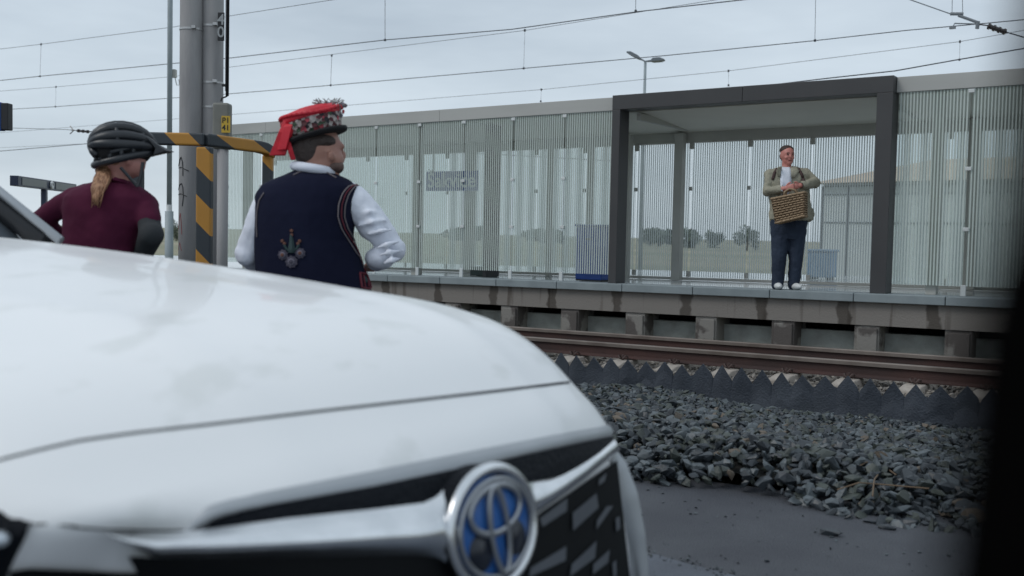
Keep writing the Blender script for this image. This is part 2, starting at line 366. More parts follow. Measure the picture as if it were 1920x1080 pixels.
# ---------------------------------------------------------------- platform
PY, PZ = 13.10, .644
def stain_mat():
    m = bpy.data.materials.new('stained_concrete'); m.use_nodes = True; n = m.node_tree.nodes; l = m.node_tree.links; p = n['Principled BSDF']
    p.inputs['Roughness'].default_value = .85; p.inputs['Specular IOR Level'].default_value = .3
    t = n.new('ShaderNodeTexCoord'); s = n.new('ShaderNodeSeparateXYZ'); l.new(t.outputs['Object'], s.inputs[0])
    # wet streaks that run down from each joint, 1.05 m apart
    a = n.new('ShaderNodeMath'); a.operation = 'MULTIPLY_ADD'; a.inputs[1].default_value = 1/1.052; a.inputs[2].default_value = .5
    l.new(s.outputs[0], a.inputs[0]); fr = n.new('ShaderNodeMath'); fr.operation = 'FRACT'; l.new(a.outputs[0], fr.inputs[0])
    c = n.new('ShaderNodeMath'); c.operation = 'SUBTRACT'; c.inputs[1].default_value = .5; l.new(fr.outputs[0], c.inputs[0])
    ab = n.new('ShaderNodeMath'); ab.operation = 'ABSOLUTE'; l.new(c.outputs[0], ab.inputs[0])
    z = n.new('ShaderNodeTexNoise'); z.inputs['Scale'].default_value = 5; z.inputs['Detail'].default_value = 5; l.new(t.outputs['Object'], z.inputs['Vector'])
    ad = n.new('ShaderNodeMath'); ad.operation = 'MULTIPLY_ADD'; ad.inputs[1].default_value = .22; l.new(z.outputs['Fac'], ad.inputs[0]); l.new(ab.outputs[0], ad.inputs[2])
    r = n.new('ShaderNodeValToRGB'); r.color_ramp.elements[0].position = .165; r.color_ramp.elements[1].position = .195
    r.color_ramp.elements[0].color = (.085, .075, .066, 1); r.color_ramp.elements[1].color = (.205, .19, .175, 1)
    l.new(ad.outputs[0], r.inputs[0])
    mpn = n.new('ShaderNodeMapping'); mpn.inputs['Scale'].default_value = (9, 9, .6); l.new(t.outputs['Object'], mpn.inputs[0])
    z2 = n.new('ShaderNodeTexNoise'); z2.inputs['Scale'].default_value = 1; z2.inputs['Detail'].default_value = 3; l.new(mpn.outputs[0], z2.inputs['Vector'])
    r2 = n.new('ShaderNodeValToRGB'); r2.color_ramp.elements[0].position = .30; r2.color_ramp.elements[1].position = .42
    r2.color_ramp.elements[0].color = (.55, .52, .5, 1); r2.color_ramp.elements[1].color = (1, 1, 1, 1); l.new(z2.outputs['Fac'], r2.inputs[0])
    mx = n.new('ShaderNodeMix'); mx.data_type = 'RGBA'; mx.blend_type = 'MULTIPLY'; mx.inputs[0].default_value = 1
    l.new(r.outputs[0], mx.inputs[6]); l.new(r2.outputs[0], mx.inputs[7]); l.new(mx.outputs[2], p.inputs['Base Color'])
    b = n.new('ShaderNodeBump'); b.inputs['Strength'].default_value = .25; b.inputs['Distance'].default_value = .02
    z3 = n.new('ShaderNodeTexNoise'); z3.inputs['Scale'].default_value = 50; l.new(t.outputs['Object'], z3.inputs['Vector']); l.new(z3.outputs['Fac'], b.inputs['Height']); l.new(b.outputs[0], p.inputs['Normal'])
    return m
M_stain = stain_mat()
M_pier = mat('pier_concrete', (.205, .195, .18), .85, col2=(.085, .075, .07), nscale=3.2, ramp=(.46, .52), bump=.3)
M_cop = mat('coping_grey', (.235, .275, .29), .6, col2=(.19, .225, .24), nscale=3, bump=.15, bscale=70)
M_deck = mat('wet_deck', (.60, .62, .64), .12, col2=(.52, .54, .56), nscale=2.2, spec=.6, bump=.05, bscale=8)
M_low = mat('low_wall_grey', (.30, .32, .31), .8, col2=(.22, .23, .22), nscale=5, bump=.3)
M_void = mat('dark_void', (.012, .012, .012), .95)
plat = empty('platform', (-6, PY, -.3+G*-6)); tag(plat, 'long railway platform on concrete piers with grey edge slabs', 'platform')
m = MB(); m.box(-60, 6, PY+.42, 20, PZ-.12, PZ-.004); m.build('deck', M_deck, plat, grade=True)
j = 0; x = -3.7634+1.06*6
while x > -24:
    mm = MB(); mm.box(x-1.055, x-.004, PY, PY+.424, PZ-.105, PZ); mm.build('coping_slab', M_cop, plat, grade=True, bevel=.008); x -= 1.06
mm = MB(); mm.box(-60, x, PY, PY+.424, PZ-.105, PZ); mm.build('coping_slab', M_cop, plat, grade=True)
mm = MB(); mm.box(-60, 6, PY+.07, PY+.25, .255, PZ-.107); mm.build('edge_beam', M_stain, plat, grade=True)
mm = MB(); mm.box(-60, 6, PY+.36, PY+.5, -.5, .145); mm.build('back_wall', M_low, plat, grade=True)
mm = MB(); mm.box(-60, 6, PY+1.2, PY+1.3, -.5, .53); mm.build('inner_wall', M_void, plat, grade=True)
k = 4
while True:
    xc = -3.6118+1.052*k
    if xc < -24: break
    mm = MB(); mm.box(xc-.15, xc+.15, PY+.09, PY+.55, -.5, .253); mm.box(xc-.11, xc+.13, PY+.06, PY+.10, -.5, .22) ; mm.build('pier', M_pier, plat, grade=True, bevel=.01); k -= 1
# ---------------------------------------------------------------- striped glass
def stripe_glass(name, period, duty, paint, tint, transl=.45, phase=0.0, milk=.2):
    m = bpy.data.materials.new(name); m.use_nodes = True; n = m.node_tree.nodes; l = m.node_tree.links; n.clear()
    o = n.new('ShaderNodeOutputMaterial'); t = n.new('ShaderNodeTexCoord'); s = n.new('ShaderNodeSeparateXYZ'); l.new(t.outputs['Object'], s.inputs[0])
    a = n.new('ShaderNodeMath'); a.operation = 'MULTIPLY_ADD'; a.inputs[1].default_value = 1/period; a.inputs[2].default_value = phase; l.new(s.outputs[0], a.inputs[0])
    f = n.new('ShaderNodeMath'); f.operation = 'FRACT'; l.new(a.outputs[0], f.inputs[0])
    c = n.new('ShaderNodeMath'); c.operation = 'LESS_THAN'; c.inputs[1].default_value = duty; l.new(f.outputs[0], c.inputs[0])
    tr = n.new('ShaderNodeBsdfTransparent'); tr.inputs[0].default_value = (*tint, 1)
    gl = n.new('ShaderNodeBsdfGlossy'); gl.inputs['Roughness'].default_value = .03; gl.inputs['Color'].default_value = (.9, .95, .95, 1)
    fre = n.new('ShaderNodeFresnel'); fre.inputs[0].default_value = 1.45
    g = n.new('ShaderNodeMixShader'); l.new(fre.outputs[0], g.inputs[0]); l.new(tr.outputs[0], g.inputs[1]); l.new(gl.outputs[0], g.inputs[2])
    d = n.new('ShaderNodeBsdfDiffuse'); d.inputs[0].default_value = (*paint, 1)
    tl = n.new('ShaderNodeBsdfTranslucent'); tl.inputs[0].default_value = (*paint, 1)
    pm = n.new('ShaderNodeMixShader'); pm.inputs[0].default_value = transl; l.new(d.outputs[0], pm.inputs[1]); l.new(tl.outputs[0], pm.inputs[2])
    gg = n.new('ShaderNodeMixShader'); gg.inputs[0].default_value = milk; l.new(g.outputs[0], gg.inputs[1]); l.new(pm.outputs[0], gg.inputs[2]); g = gg
    mx = n.new('ShaderNodeMixShader'); l.new(c.outputs[0], mx.inputs[0]); l.new(g.outputs[0], mx.inputs[1]); l.new(pm.outputs[0], mx.inputs[2])
    l.new(mx.outputs[0], o.inputs[0]); MATS[name] = m; return m
MG_f = stripe_glass('striped_glass_front', .0378, .46, (.76, .84, .80), (.86, .92, .90), milk=.14)
MG_b = stripe_glass('striped_glass_back', .0365, .46, (.52, .56, .55), (.93, .96, .96), phase=.3, milk=.24)
MG_c = stripe_glass('clear_glass', 10., .0, (.5, .5, .5), (.83, .89, .88), milk=.25)
M_dark = mat('anthracite_frame', (.040, .040, .043), .5, col2=(.048, .048, .05), nscale=2)
M_fasc = mat('white_fascia', (.43, .435, .42), .6, col2=(.39, .395, .38), nscale=1.3, stretch=(.6, 1, 3))
M_ceil = mat('ceiling_panel', (.62, .61, .54), .6, col2=(.57, .56, .50), nscale=1)
M_beige = mat('grey_beige_steel', (.43, .43, .40), .55, col2=(.38, .38, .35), nscale=2)
M_clipw = mat('white_clip', (.62, .65, .65), .4)
FY, BY = 13.40, 15.30; TOP = 3.27
sh = empty('platform_shelter', (-5.3, 14.3, PZ+G*-5.3)); tag(sh, 'long flat-roofed platform shelter with striped glass walls and an anthracite framed opening', 'shelter')
# dark frame round the opening
XL, XR = -7.24, -3.42
def part(name, mt, boxes, parent=sh, bevel=.004, tagl=None):
    mm = MB()
    for b in boxes: mm.box(*b)
    o = mm.build(name, mt, parent, grade=True, bevel=bevel)
    if tagl: o['label'] = tagl
    return o
part('frame_beam', M_dark, [(XL, -5.33, FY-.16, FY+.12, TOP-.20, TOP), (-5.325, XR, FY-.16, FY+.12, TOP-.20, TOP)], tagl='anthracite beam over the opening')
part('frame_post', M_dark, [(XL, XL+.125, FY-.16, FY+.12, PZ, TOP-.202)]); part('frame_post', M_dark, [(XR-.19, XR, FY-.16, FY+.12, PZ, TOP-.202)])
XE = -16.1
# fascias
x = XL-.004
for x1 in (-10.4, -14.3, XE): part('fascia', M_fasc, [(x1+.004, x, FY-.02, FY+.10, TOP-.19, TOP-.005)]); x = x1
x = XR+.004
for x1 in (.4, 4.0): part('fascia', M_fasc, [(x, x1-.004, FY-.02, FY+.10, TOP-.19, TOP-.005)]); x = x1
# roof and ceiling
mm = MB(); zf, zb_ = TOP-.21, TOP-.34
mm.add([(XE, FY+.13, zf), (4, FY+.13, zf), (4, BY-.02, zb_), (XE, BY-.02, zb_), (XE, FY+.13, TOP-.02), (4, FY+.13, TOP-.02), (4, BY-.02, TOP-.10), (XE, BY-.02, TOP-.10)],
       [(0,3,2,1),(4,5,6,7),(0,1,5,4),(1,2,6,5),(2,3,7,6),(3,0,4,7)])
mm.build('roof', M_ceil, sh, grade=True)
part('back_fascia', M_beige, [(XE, 4, BY-.018, BY+.10, TOP-.50, TOP-.09)])
part('roof_beam', M_beige, [(-7.0, -6.94, FY+.125, BY-.03, TOP-.33, TOP-.232)])
part('roof_beam', M_beige, [(-3.6, -3.54, FY+.125, BY-.03, TOP-.33, TOP-.232)])
# back wall: posts, glass, brackets
PB = .945; bx = []
k = 0
xb = -4.09-.02+PB*8
gi = 0
while xb > XE:
    bx.append(xb); xb -= PB
bx.append(XE+.05)
for i in range(len(bx)-1):
    xr, xl = bx[i]-.006, bx[i+1]+.006
    gm = MG_c if xr < -10.9 else MG_b
    mm = MB(); mm.add([(xl, BY, PZ+.05), (xr, BY, PZ+.05), (xr, BY, TOP-.505), (xl, BY, TOP-.505)], [(0, 1, 2, 3)])
    o = mm.build('back_glass_panel', gm, sh, grade=True, fix=False)
    for bb_ in ((xl-.04, xl+.03, BY-.035, BY-.004, TOP-.60, TOP-.502), (xl-.035, xl+.025, BY-.03, BY-.004, PZ+.05, PZ+.14), (xl-.03, xl+.02, BY-.03, BY-.004, 2.03, 2.09)):
        mc = MB(); mc.box(*bb_); mc.build('glass_bracket', M_beige, o, grade=True, bevel=.004)
part('bottom_rail', M_beige, [(XE, 4, BY-.015, BY+.02, PZ+.0, PZ+.045)])
for xp in (-7.10, -11.1, -15.1, -2.9+.05, 1.0):
    part('back_post', M_beige, [(xp-.07, xp+.07, BY-.17, BY-.04, PZ, TOP-.36)])
# front wall: glass panels with clips
fxL = [XL-.02, -8.1, -9.0, -9.919, -10.798, -11.71, -12.61, -13.51, -14.41, -15.3, XE]
fxR = [XR+.02, -2.566, -1.72, -.87, -.02, .83, 1.7]
def front(xa, xb_, first):
    xl, xr = min(xa, xb_)+.012, max(xa, xb_)-.012
    mm = MB(); mm.add([(xl, FY, PZ+.115), (xr, FY, PZ+.115), (xr, FY, TOP-.195), (xl, FY, TOP-.195)], [(0, 1, 2, 3)])
    o = mm.build('glass_panel', MG_f, sh, grade=True, fix=False)
    xx = xr+.012
    for bb_ in [(xx-.035, xx+.035, FY-.025, FY-.004, zc-.022, zc+.022) for zc in (TOP-.225, 2.14, 1.43)]+[(xx-.03, xx+.03, FY-.03, FY-.004, PZ, PZ+.13)]:
        mc = MB(); mc.box(*bb_); mc.build('glass_clip', M_clipw, o, grade=True, bevel=.005)
for i in range(len(fxL)-1): front(fxL[i], fxL[i+1], i)
for i in range(len(fxR)-1): front(fxR[i], fxR[i+1], i)
for xp in (-10.93, -14.9, -2.95, .5):
    part('front_post', M_beige, [(xp-.06, xp+.06, FY+.06, FY+.2, PZ, TOP-.22)])
part('end_panel', M_dark, [(-9.70, -9.64, FY+.25, FY+.62, PZ, TOP-.24)], tagl='dark cross wall inside the glazed bay')
# vertical translucent fins in the left bay
M_fin = mat('pale_fin', (.40, .45, .43), .7)
for xp in (-9.35, -8.6, -7.9):
    part('post', M_beige, [(xp-.035, xp+.035, BY-.30, BY-.2, PZ, TOP-.36)])
# station name board
M_blue = mat('sign_blue', (.01, .075, .38), .45); M_white = mat('sign_white', (.85, .88, .90), .5)
c0 = onY(803, 358, 14.9); c1 = onY(893, 320, 14.9)
sg = empty('station_sign', (c0.x, 14.9, c0.z)); tag(sg, 'blue station name board with white letters behind the striped glass left of the opening', 'sign')
mm = MB(); mm.box(c0.x-.05, c1.x+.03, 14.9, 14.94, c0.z, c1.z); mm.build('board', M_blue, sg, bevel=.004)
textmesh('Šakvice', .36, 'lettering', M_white, sg, ((c0.x+c1.x)/2-.01, 14.893, (c0.z+c1.z)/2+.0), (1, 0, 0), (0, 0, 1))
mm = MB()
for xx in (c0.x+.1, c1.x-.1): mm.box(xx-.012, xx+.012, 14.905, 14.93, c1.z, TOP-.36+G*-11)
mm.build('hanger', M_beige, sg)
# blue cabinet behind front glass, left of opening
zfl = PZ+G*-7.7
bc = empty('blue_cabinet', (-7.75, 13.8, zfl)); tag(bc, 'bright blue cabinet on the platform behind glass beside the anthracite post', 'cabinet')
M_bl2 = mat('cabinet_blue', (.02, .07, .32), .45, col2=(.03, .09, .36))
mm = MB(); mm.box(-8.0, -7.56, 13.62, 13.95, zfl+.02, zfl+.80); mm.build('cabinet_body', M_bl2, bc, bevel=.015)
mm = MB(); mm.box(-8.02, -7.54, 13.60, 13.97, zfl+.803, zfl+.83); mm.build('cabinet_lid', M_bl2, bc, bevel=.008)
mm = MB(); mm.box(-8.0, -7.56, 13.64, 13.93, zfl, zfl+.02); mm.build('cabinet_foot', M_dark, bc)
mm = MB(); mm.box(-7.82, -7.74, 13.61, 13.618, zfl+.6, zfl+.63); mm.build('handle', M_dark, bc)
# small dark green box under the glass, further left
q = onY(907, 516, 14.2); zq = PZ+G*q.x
gb = empty('grit_box', (q.x, 14.2, zq)); tag(gb, 'low dark green box on the platform floor behind the left glass wall', 'box')
Mgb = mat('dark_green', (.06, .085, .08), .6)
mm = MB(); mm.box(q.x-.17, q.x+.17, 14.05, 14.35, zq, zq+.12); mm.build('box_body', Mgb, gb, bevel=.01)
mm = MB(); mm.box(q.x-.18, q.x+.18, 14.04, 14.36, zq+.122, zq+.145); mm.build('box_lid', Mgb, gb, bevel=.006)
# ---------------------------------------------------------------- behind the platform
# waiting bench frame / blue container behind back glass
q = onY(1541, 530, 17.5); 
bb = empty('blue_container', (q.x, 17.5, PZ+G*q.x)); tag(bb, 'blue waste container behind the back glass right of the man', 'container')
zq = PZ+G*q.x
mm = MB(); mm.box(q.x-.19, q.x+.19, 17.3, 17.7, zq+.04, zq+.46); M_bl3 = mat('faded_blue', (.20, .31, .44), .6); mm.build('container_body', M_bl3, bb, bevel=.02)
mm = MB(); mm.box(q.x-.2, q.x+.2, 17.28, 17.72, zq+.462, zq+.50); mm.build('container_lid', M_bl3, bb, bevel=.01)
mm = MB(); mm.box(q.x-.15, q.x-.1, 17.35, 17.65, zq, zq+.04); mm.box(q.x+.1, q.x+.15, 17.35, 17.65, zq, zq+.04); mm.build('container_foot', M_dark, bb)
# warehouse
D = 40; A = onD(1540, 445, D); B = onD(1960, 460, 34)
gz = -.35
wh = empty('warehouse', ((A.x+B.x)/2, (A.y+B.y)/2, gz)); tag(wh, 'pale warehouse with tan pitched roof and white wall panels behind the shelter glass', 'building')
M_wall = mat('panel_wall', (.56, .60, .60), .6, col2=(.50, .54, .54), nscale=.8); M_tan = mat('tan_roof', (.55, .44, .33), .8, col2=(.48, .38, .29), nscale=.6); M_seam = mat('seam_grey', (.12, .13, .14), .7)
ax = Vector((B.x-A.x, B.y-A.y, 0)); L_ = ax.length; ax.normalize(); ay_ = Vector((-ax.y, ax.x, 0))
zt = onD(1540, 345, D).z; zt2 = onD(1570, 306, D+6).z
def wpt(s_, t_, z): return Vector((A.x, A.y, 0))+ax*s_+ay_*t_+Vector((0, 0, z))
mm = MB(); mm.prism([wpt(0, 0, gz), wpt(L_+8, 0, gz), wpt(L_+8, 12, gz), wpt(0, 12, gz)], (0, 0, zt-gz)); mm.build('wall', M_wall, wh)
mm = MB(); mm.add([wpt(-.3, -.4, zt+.01), wpt(L_+8, -.4, zt+.01), wpt(L_+8, 6, zt2), wpt(1.2, 6, zt2), wpt(-.3, 12.4, zt+.01), wpt(L_+8, 12.4, zt+.01)], [(0, 1, 2, 3), (3, 2, 5, 4), (0, 3, 4), (0, 4, 5, 1)]); mm.build('roof', M_tan, wh)
for s_ in (0.0, 1.05, 2.6, 4.6, 6.5, 8.4):
    mm = MB(); mm.prism([wpt(s_, -.06, gz), wpt(s_+.05, -.06, gz), wpt(s_+.05, -.004, gz), wpt(s_, -.004, gz)], (0, 0, zt-gz-.1)); mm.build('wall_post', M_seam, wh)
for zz in (zt-.12, zt-.42, zt-1.45):
    mm = MB(); mm.prism([wpt(0.1, -.045, zz), wpt(L_+7.9, -.045, zz), wpt(L_+7.9, -.002, zz), wpt(0.1, -.002, zz)], (0, 0, .035)); mm.build('wall_rail', M_seam, wh)
# parked trailer-like dark thing seen through the right glass
# ---------------------------------------------------------------- bushes and trees on the horizon
M_leaf = mat('far_foliage', (.12, .15, .11), .9, col2=(.085, .11, .08), nscale=1.2); M_bark = mat('bark', (.10, .08, .06), .9)
def tree(px, py_top, hpx, wpx, D, lab, seed, cat='tree'):
    rr = random.Random(seed); base = onD(px, py_top+hpx, D); gzz = -.4-D*.0016; base.z = gzz
    h = onD(px, py_top, D).z-gzz; w_ = wpx*D/FPX/2
    r_ = empty('tree' if cat == 'tree' else 'bush', (base.x, base.y, gzz)); tag(r_, lab, cat, 'trees and bushes on the horizon')
    mm = MB(); N = 900
    lobes = [(rr.uniform(-.6, .6)*w_, rr.uniform(-.5, .5)*w_, h*rr.uniform(.2, .75), rr.uniform(.32, .55)*w_) for _ in range(9)]
    for _ in range(N):
        lx, ly, lz, lr = rr.choice(lobes)
        v = Vector((rr.gauss(0, 1), rr.gauss(0, 1), rr.gauss(0, 1))).normalized()*lr*rr.uniform(.5, 1.05)
        c = Vector((base.x+lx+v.x, base.y+ly+v.y, gzz+min(max(lz+v.z*h/(2.4*w_)*1.3, .05*h), h*1.02)))
        s = w_*.085*rr.uniform(.6, 1.5); a = Vector((rr.gauss(0, 1), rr.gauss(0, 1), rr.gauss(0, 1))).normalized()*s; b = a.orthogonal().normalized()*s*.7
        mm.add([c-a, c+b, c+a, c-b], [(0, 1, 2, 3)])
    mm.build('crown', M_leaf, r_, fix=False)
    mm = MB(); mm.tube([(base.x, base.y, gzz-.5), (base.x+.1*w_, base.y, gzz+h*.3), (base.x, base.y, gzz+h*.6)], [w_*.09, w_*.07, w_*.03], 7); mm.build('trunk', M_bark, r_)
tree(1300, 424, 20, 60, 170, 'low grey green bush on the horizon left of the round tree behind the shelter glass', 1, 'bush')
tree(1400, 415, 34, 50, 150, 'round grey green tree on the horizon seen through glass left of the man', 2)
tree(1340, 431, 14, 46, 190, 'small bush beside the round tree seen through the back glass', 3, 'bush')
tree(1235, 424, 18, 70, 200, 'broad hedge-like bush seen through the back glass beside the left anthracite post', 4, 'bush')
tree(1575, 434, 14, 60, 230, 'low bush on the horizon just right of the man', 5, 'bush')
tree(1020, 425, 14, 90, 210, 'wide low bush on the horizon behind the middle of the left glass wall', 6, 'bush')
tree(880, 420, 15, 100, 240, 'wide low bush on the horizon below the blue station board', 7, 'bush')
tree(560, 414, 14, 90, 240, 'low bush on the horizon behind the man in the embroidered vest', 8, 'bush')
tree(330, 404, 16, 24, 120, 'small dark bush on the horizon between the thin pole and the thick mast', 9, 'bush')
tree(1250, 428, 14, 60, 260, 'far faint bush seen through the left part of the back glass', 10, 'bush')
# ---------------------------------------------------------------- catenary mast with cabinet
M_mast = mat('mast_grey', (.31, .305, .305), .7, col2=(.24, .235, .24), nscale=2.5, bump=.15, bscale=30, stretch=(3, 3, .5))
M_band = mat('steel_band', (.50, .50, .50), .4, metal=.6); M_blk = mat('black_paint', (.012, .013, .016), .5); M_cab = mat('cabinet_grey', (.20, .20, .18), .6, col2=(.17, .17, .15))
M_yel = mat('sticker_yellow', (.62, .40, .04), .5); M_redp = mat('red_marker', (.30, .06, .06), .7)
D0 = 11.0
pa = onD(357, 470, D0); pb = onD(396.5, 470, D0+.06)
ma = empty('catenary_mast', (pa.x, pa.y, -.1)); tag(ma, 'thick twin grey catenary mast behind the striped barrier', 'mast')
def upz(px, py, D, base):           # height of a picture row on the vertical through base
    # find z on the vertical line above base that shows at row py
    lo, hi = -2, 12
    for _ in range(50):
        mid = (lo+hi)/2; d = Vector((base.x, base.y, mid))-EYE; y = 540-FPX*d.dot(CU)/d.dot(CF)
        if y > py: lo = mid
        else: hi = mid
    return mid
def xat(base, z):
    d = Vector((base.x, base.y, z))-EYE; return 960+FPX*d.dot(CR)/d.dot(CF)
rA = 21.5*D0/FPX; rB = 20*D0/FPX
mm = MB(); mm.tube([(pa.x, pa.y, -.1), (pa.x, pa.y, 2), (pa.x, pa.y, 9)], [rA*1.05, rA, rA*.9], 24); mm.build('mast_tube', M_mast, ma, smooth=True)
mm = MB(); mm.tube([(pb.x, pb.y, -.1), (pb.x, pb.y, 2), (pb.x, pb.y, 9)], [rB*1.05, rB, rB*.9], 24); mm.build('mast_tube', M_mast, ma, smooth=True)
for (bs, r, py) in ((pa, rA, 56), (pb, rB, 50), (pb, rB, 156), (pb, rB, 202)):
    z = upz(0, py, D0, bs); mm = MB(); mm.tube([(bs.x, bs.y, z-.010), (bs.x, bs.y, z+.010)], r*1.03, 24)
    mm.obox(bs+Vector((0, 0, z-bs.z))-CF*r*1.02+CR*r*.5, CR*.02, CF*.02, (0, 0, .014)); mm.build('steel_band', M_band, ma)
def on_tube(base, r, px, py):       # point on the camera side of a vertical tube
    z = upz(px, py, D0, base); dx = (px-xat(base, z))*D0/FPX; dx = max(-r*.95, min(r*.95, dx))
    return Vector((base.x, base.y, z))+_R*dx-_F*(math.sqrt(r*r-dx*dx)+.004)
def scrawl(strokes, mt, nm, rad=.0045):
    mm = MB()
    for s_ in strokes:
        P = []
        for i in range(len(s_)-1):
            for t in range(4): P.append(on_tube(pa, rA, s_[i][0]+(s_[i+1][0]-s_[i][0])*t/4, s_[i][1]+(s_[i+1][1]-s_[i][1])*t/4))
        P.append(on_tube(pa, rA, *s_[-1])); mm.tube(P, rad, 5)
    mm.build(nm, mt, ma)
scrawl([[(338, 313), (342, 300), (345, 296), (348, 305), (349, 318), (349, 331)], [(337, 316), (346, 315), (354, 319), (361, 322)]], M_blk, 'graffiti_letter')
scrawl([[(338, 357), (341, 348), (346, 345), (349, 352), (350, 370), (348, 387)], [(336, 366), (345, 364), (352, 367), (357, 369)]], M_blk, 'graffiti_letter')
scrawl([[(338, 430), (342, 405), (343, 400), (345, 412), (347, 440)], [(338, 470), (342, 455), (346, 470)]], M_redp, 'graffiti_letter', .003)
# number plate 4 over 0
bp = onD(414.5, 50, D0-.2); pl = empty('number_plate', tuple(bp)); tag(pl, 'narrow black plate with white 4 over 0 on the mast', 'plate')
mm = MB(); mm.obox(bp, _R*.034, _F*.006, (0, 0, .142)); mm.build('plate', M_blk, pl, bevel=.004)
textmesh('4', .15, 'numeral', mat('faded_white', (.38, .40, .41), .6), pl, bp-_F*.008+Vector((0, 0, .065)), _R, (0, 0, 1), .002)
textmesh('0', .15, 'numeral', MATS['faded_white'], pl, bp-_F*.008-Vector((0, 0, .060)), _R, (0, 0, 1), .002)
# operating rod
r1 = onD(426, 180, D0-.35); rod = empty('operating_rod', (r1.x, r1.y, r1.z)); tag(rod, 'black vertical pipe running up beside the mast from the grey cabinet', 'pipe')
mm = MB(); mm.tube([(r1.x, r1.y, r1.z), (r1.x, r1.y, 6)], .016, 10); mm.build('pipe', M_blk, rod, smooth=True)
mm = MB(); mm.tube([(r1.x-.03, r1.y, r1.z+.05), (r1.x-.03, r1.y, 6)], .004, 6); mm.build('wire', M_band, rod)
mm = MB(); q_ = onD(414, 190, D0-.35); mm.tube([q_, onD(416, 184, D0-.35), onD(422, 182, D0-.35), r1], .008, 8); mm.obox(onD(422, 160, D0-.35), _R*.03, _F*.012, (0, 0, .012)); mm.build('bracket', M_blk, rod)
cb = onD(417, 225, D0-.4); cab = empty('switch_cabinet', (cb.x, cb.y, cb.z-.3)); tag(cab, 'grey switch cabinet with a yellow number sticker on the mast', 'cabinet')
ztop = onD(417, 194, D0-.4).z; zbot = onD(417, 280, D0-.4).z
mm = MB(); mm.obox((cb.x, cb.y, (ztop+zbot)/2), _R*.082, _F*.07, (0, 0, (ztop-zbot)/2)); mm.build('cabinet_body', M_cab, cab, bevel=.02)
mm = MB(); mm.tube([(cb.x+.01, cb.y, -.1), (cb.x+.01, cb.y, zbot)], .055, 14); mm.build('column', M_mast, cab, smooth=True)
st = onD(423.5, 233, D0-.49); mm = MB(); mm.obox(st, _R*.043, _F*.004, (0, 0, .082)); mm.build('sticker', M_yel, cab)
textmesh('P1', .075, 'lettering', M_blk, cab, st-_F*.006+Vector((0, 0, .036)), _R, (0, 0, 1), .001)
textmesh('41', .075, 'lettering', M_blk, cab, st-_F*.006-Vector((0, 0, .036)), _R, (0, 0, 1), .001)
# ---------------------------------------------------------------- striped barrier frame
def hazard(name, sx, sy, sz, period, phase):
    m = bpy.data.materials.new(name); m.use_nodes = True; n = m.node_tree.nodes; l = m.node_tree.links; p = n['Principled BSDF']; p.inputs['Roughness'].default_value = .55
    t = n.new('ShaderNodeTexCoord'); dt = n.new('ShaderNodeVectorMath'); dt.operation = 'DOT_PRODUCT'; dt.inputs[1].default_value = (sx/period, sy/period, sz/period)
    l.new(t.outputs['Object'], dt.inputs[0]); a = n.new('ShaderNodeMath'); a.inputs[1].default_value = phase; l.new(dt.outputs['Value'], a.inputs[0])
    f = n.new('ShaderNodeMath'); f.operation = 'FRACT'; l.new(a.outputs[0], f.inputs[0]); c = n.new('ShaderNodeMath'); c.operation = 'LESS_THAN'; c.inputs[1].default_value = .5; l.new(f.outputs[0], c.inputs[0])
    z = n.new('ShaderNodeTexNoise'); z.inputs['Scale'].default_value = 9; l.new(t.outputs['Object'], z.inputs['Vector'])
    r = n.new('ShaderNodeMix'); r.data_type = 'RGBA'; r.inputs[6].default_value = (.50, .235, .03, 1); r.inputs[7].default_value = (.42, .20, .035, 1); l.new(z.outputs['Fac'], r.inputs[0])
    x = n.new('ShaderNodeMix'); x.data_type = 'RGBA'; x.inputs[6].default_value = (.032, .040, .048, 1); l.new(c.outputs[0], x.inputs[0]); l.new(r.outputs[2], x.inputs[7]); l.new(x.outputs[2], p.inputs['Base Color'])
    return m
DB = 8.0
bm_ = onD(383, 470, DB); bar = empty('striped_barrier', (bm_.x, bm_.y, 0)); tag(bar, 'orange and black striped steel barrier frame with rounded corners in front of the mast', 'barrier')
zt_ = upz(0, 262, DB, bm_)+.0; hw = .055
HP = hazard('hazard_stripes', _R.x, _R.y, 1.0, .41, .985)
HB = hazard('hazard_stripes_bar', _R.x, _R.y, 1.0, .36, (-(.112+zt_)/.36) % 1.0)
ml = onD(258, 470, DB); rr_ = onD(501, 470, 8.75)
for nm, bs in (('post', bm_), ('post', ml), ('post', rr_)):
    mm = MB(); mm.obox((bs.x, bs.y, (zt_-hw)/2-.1), _R*(.056 if bs is bm_ else .04), _F*.04, (0, 0, (zt_-hw)/2+.1-.001)); mm.build(nm, HP, bar, bevel=.012)
def bar_top(a, b, nm, round_end):
    d = Vector((b.x-a.x, b.y-a.y, 0)); L = d.length; d.normalize(); n_ = Vector((-d.y, d.x, 0))
    P = []; mm = MB(); rings = []; N = 16
    path = [(t*L, zt_) for t in np.linspace(0, 1, 10)]
    for s_, z in path:
        tt = s_/L; drop = -.035*max(0, (tt-.8)/.2)**2 if round_end else 0
        c = Vector((a.x, a.y, z+drop))+d*s_
        rings.append([c-n_*.04+Vector((0, 0, -.046)), c+n_*.04+Vector((0, 0, -.046)), c+n_*.04+Vector((0, 0, .046)), c-n_*.04+Vector((0, 0, .046))])
    mm.loft(rings); return mm.build(nm, HB, bar, bevel=.012)
bar_top(ml, bm_, 'crossbar', False); bar_top(bm_, rr_+_R*.03, 'crossbar', True)
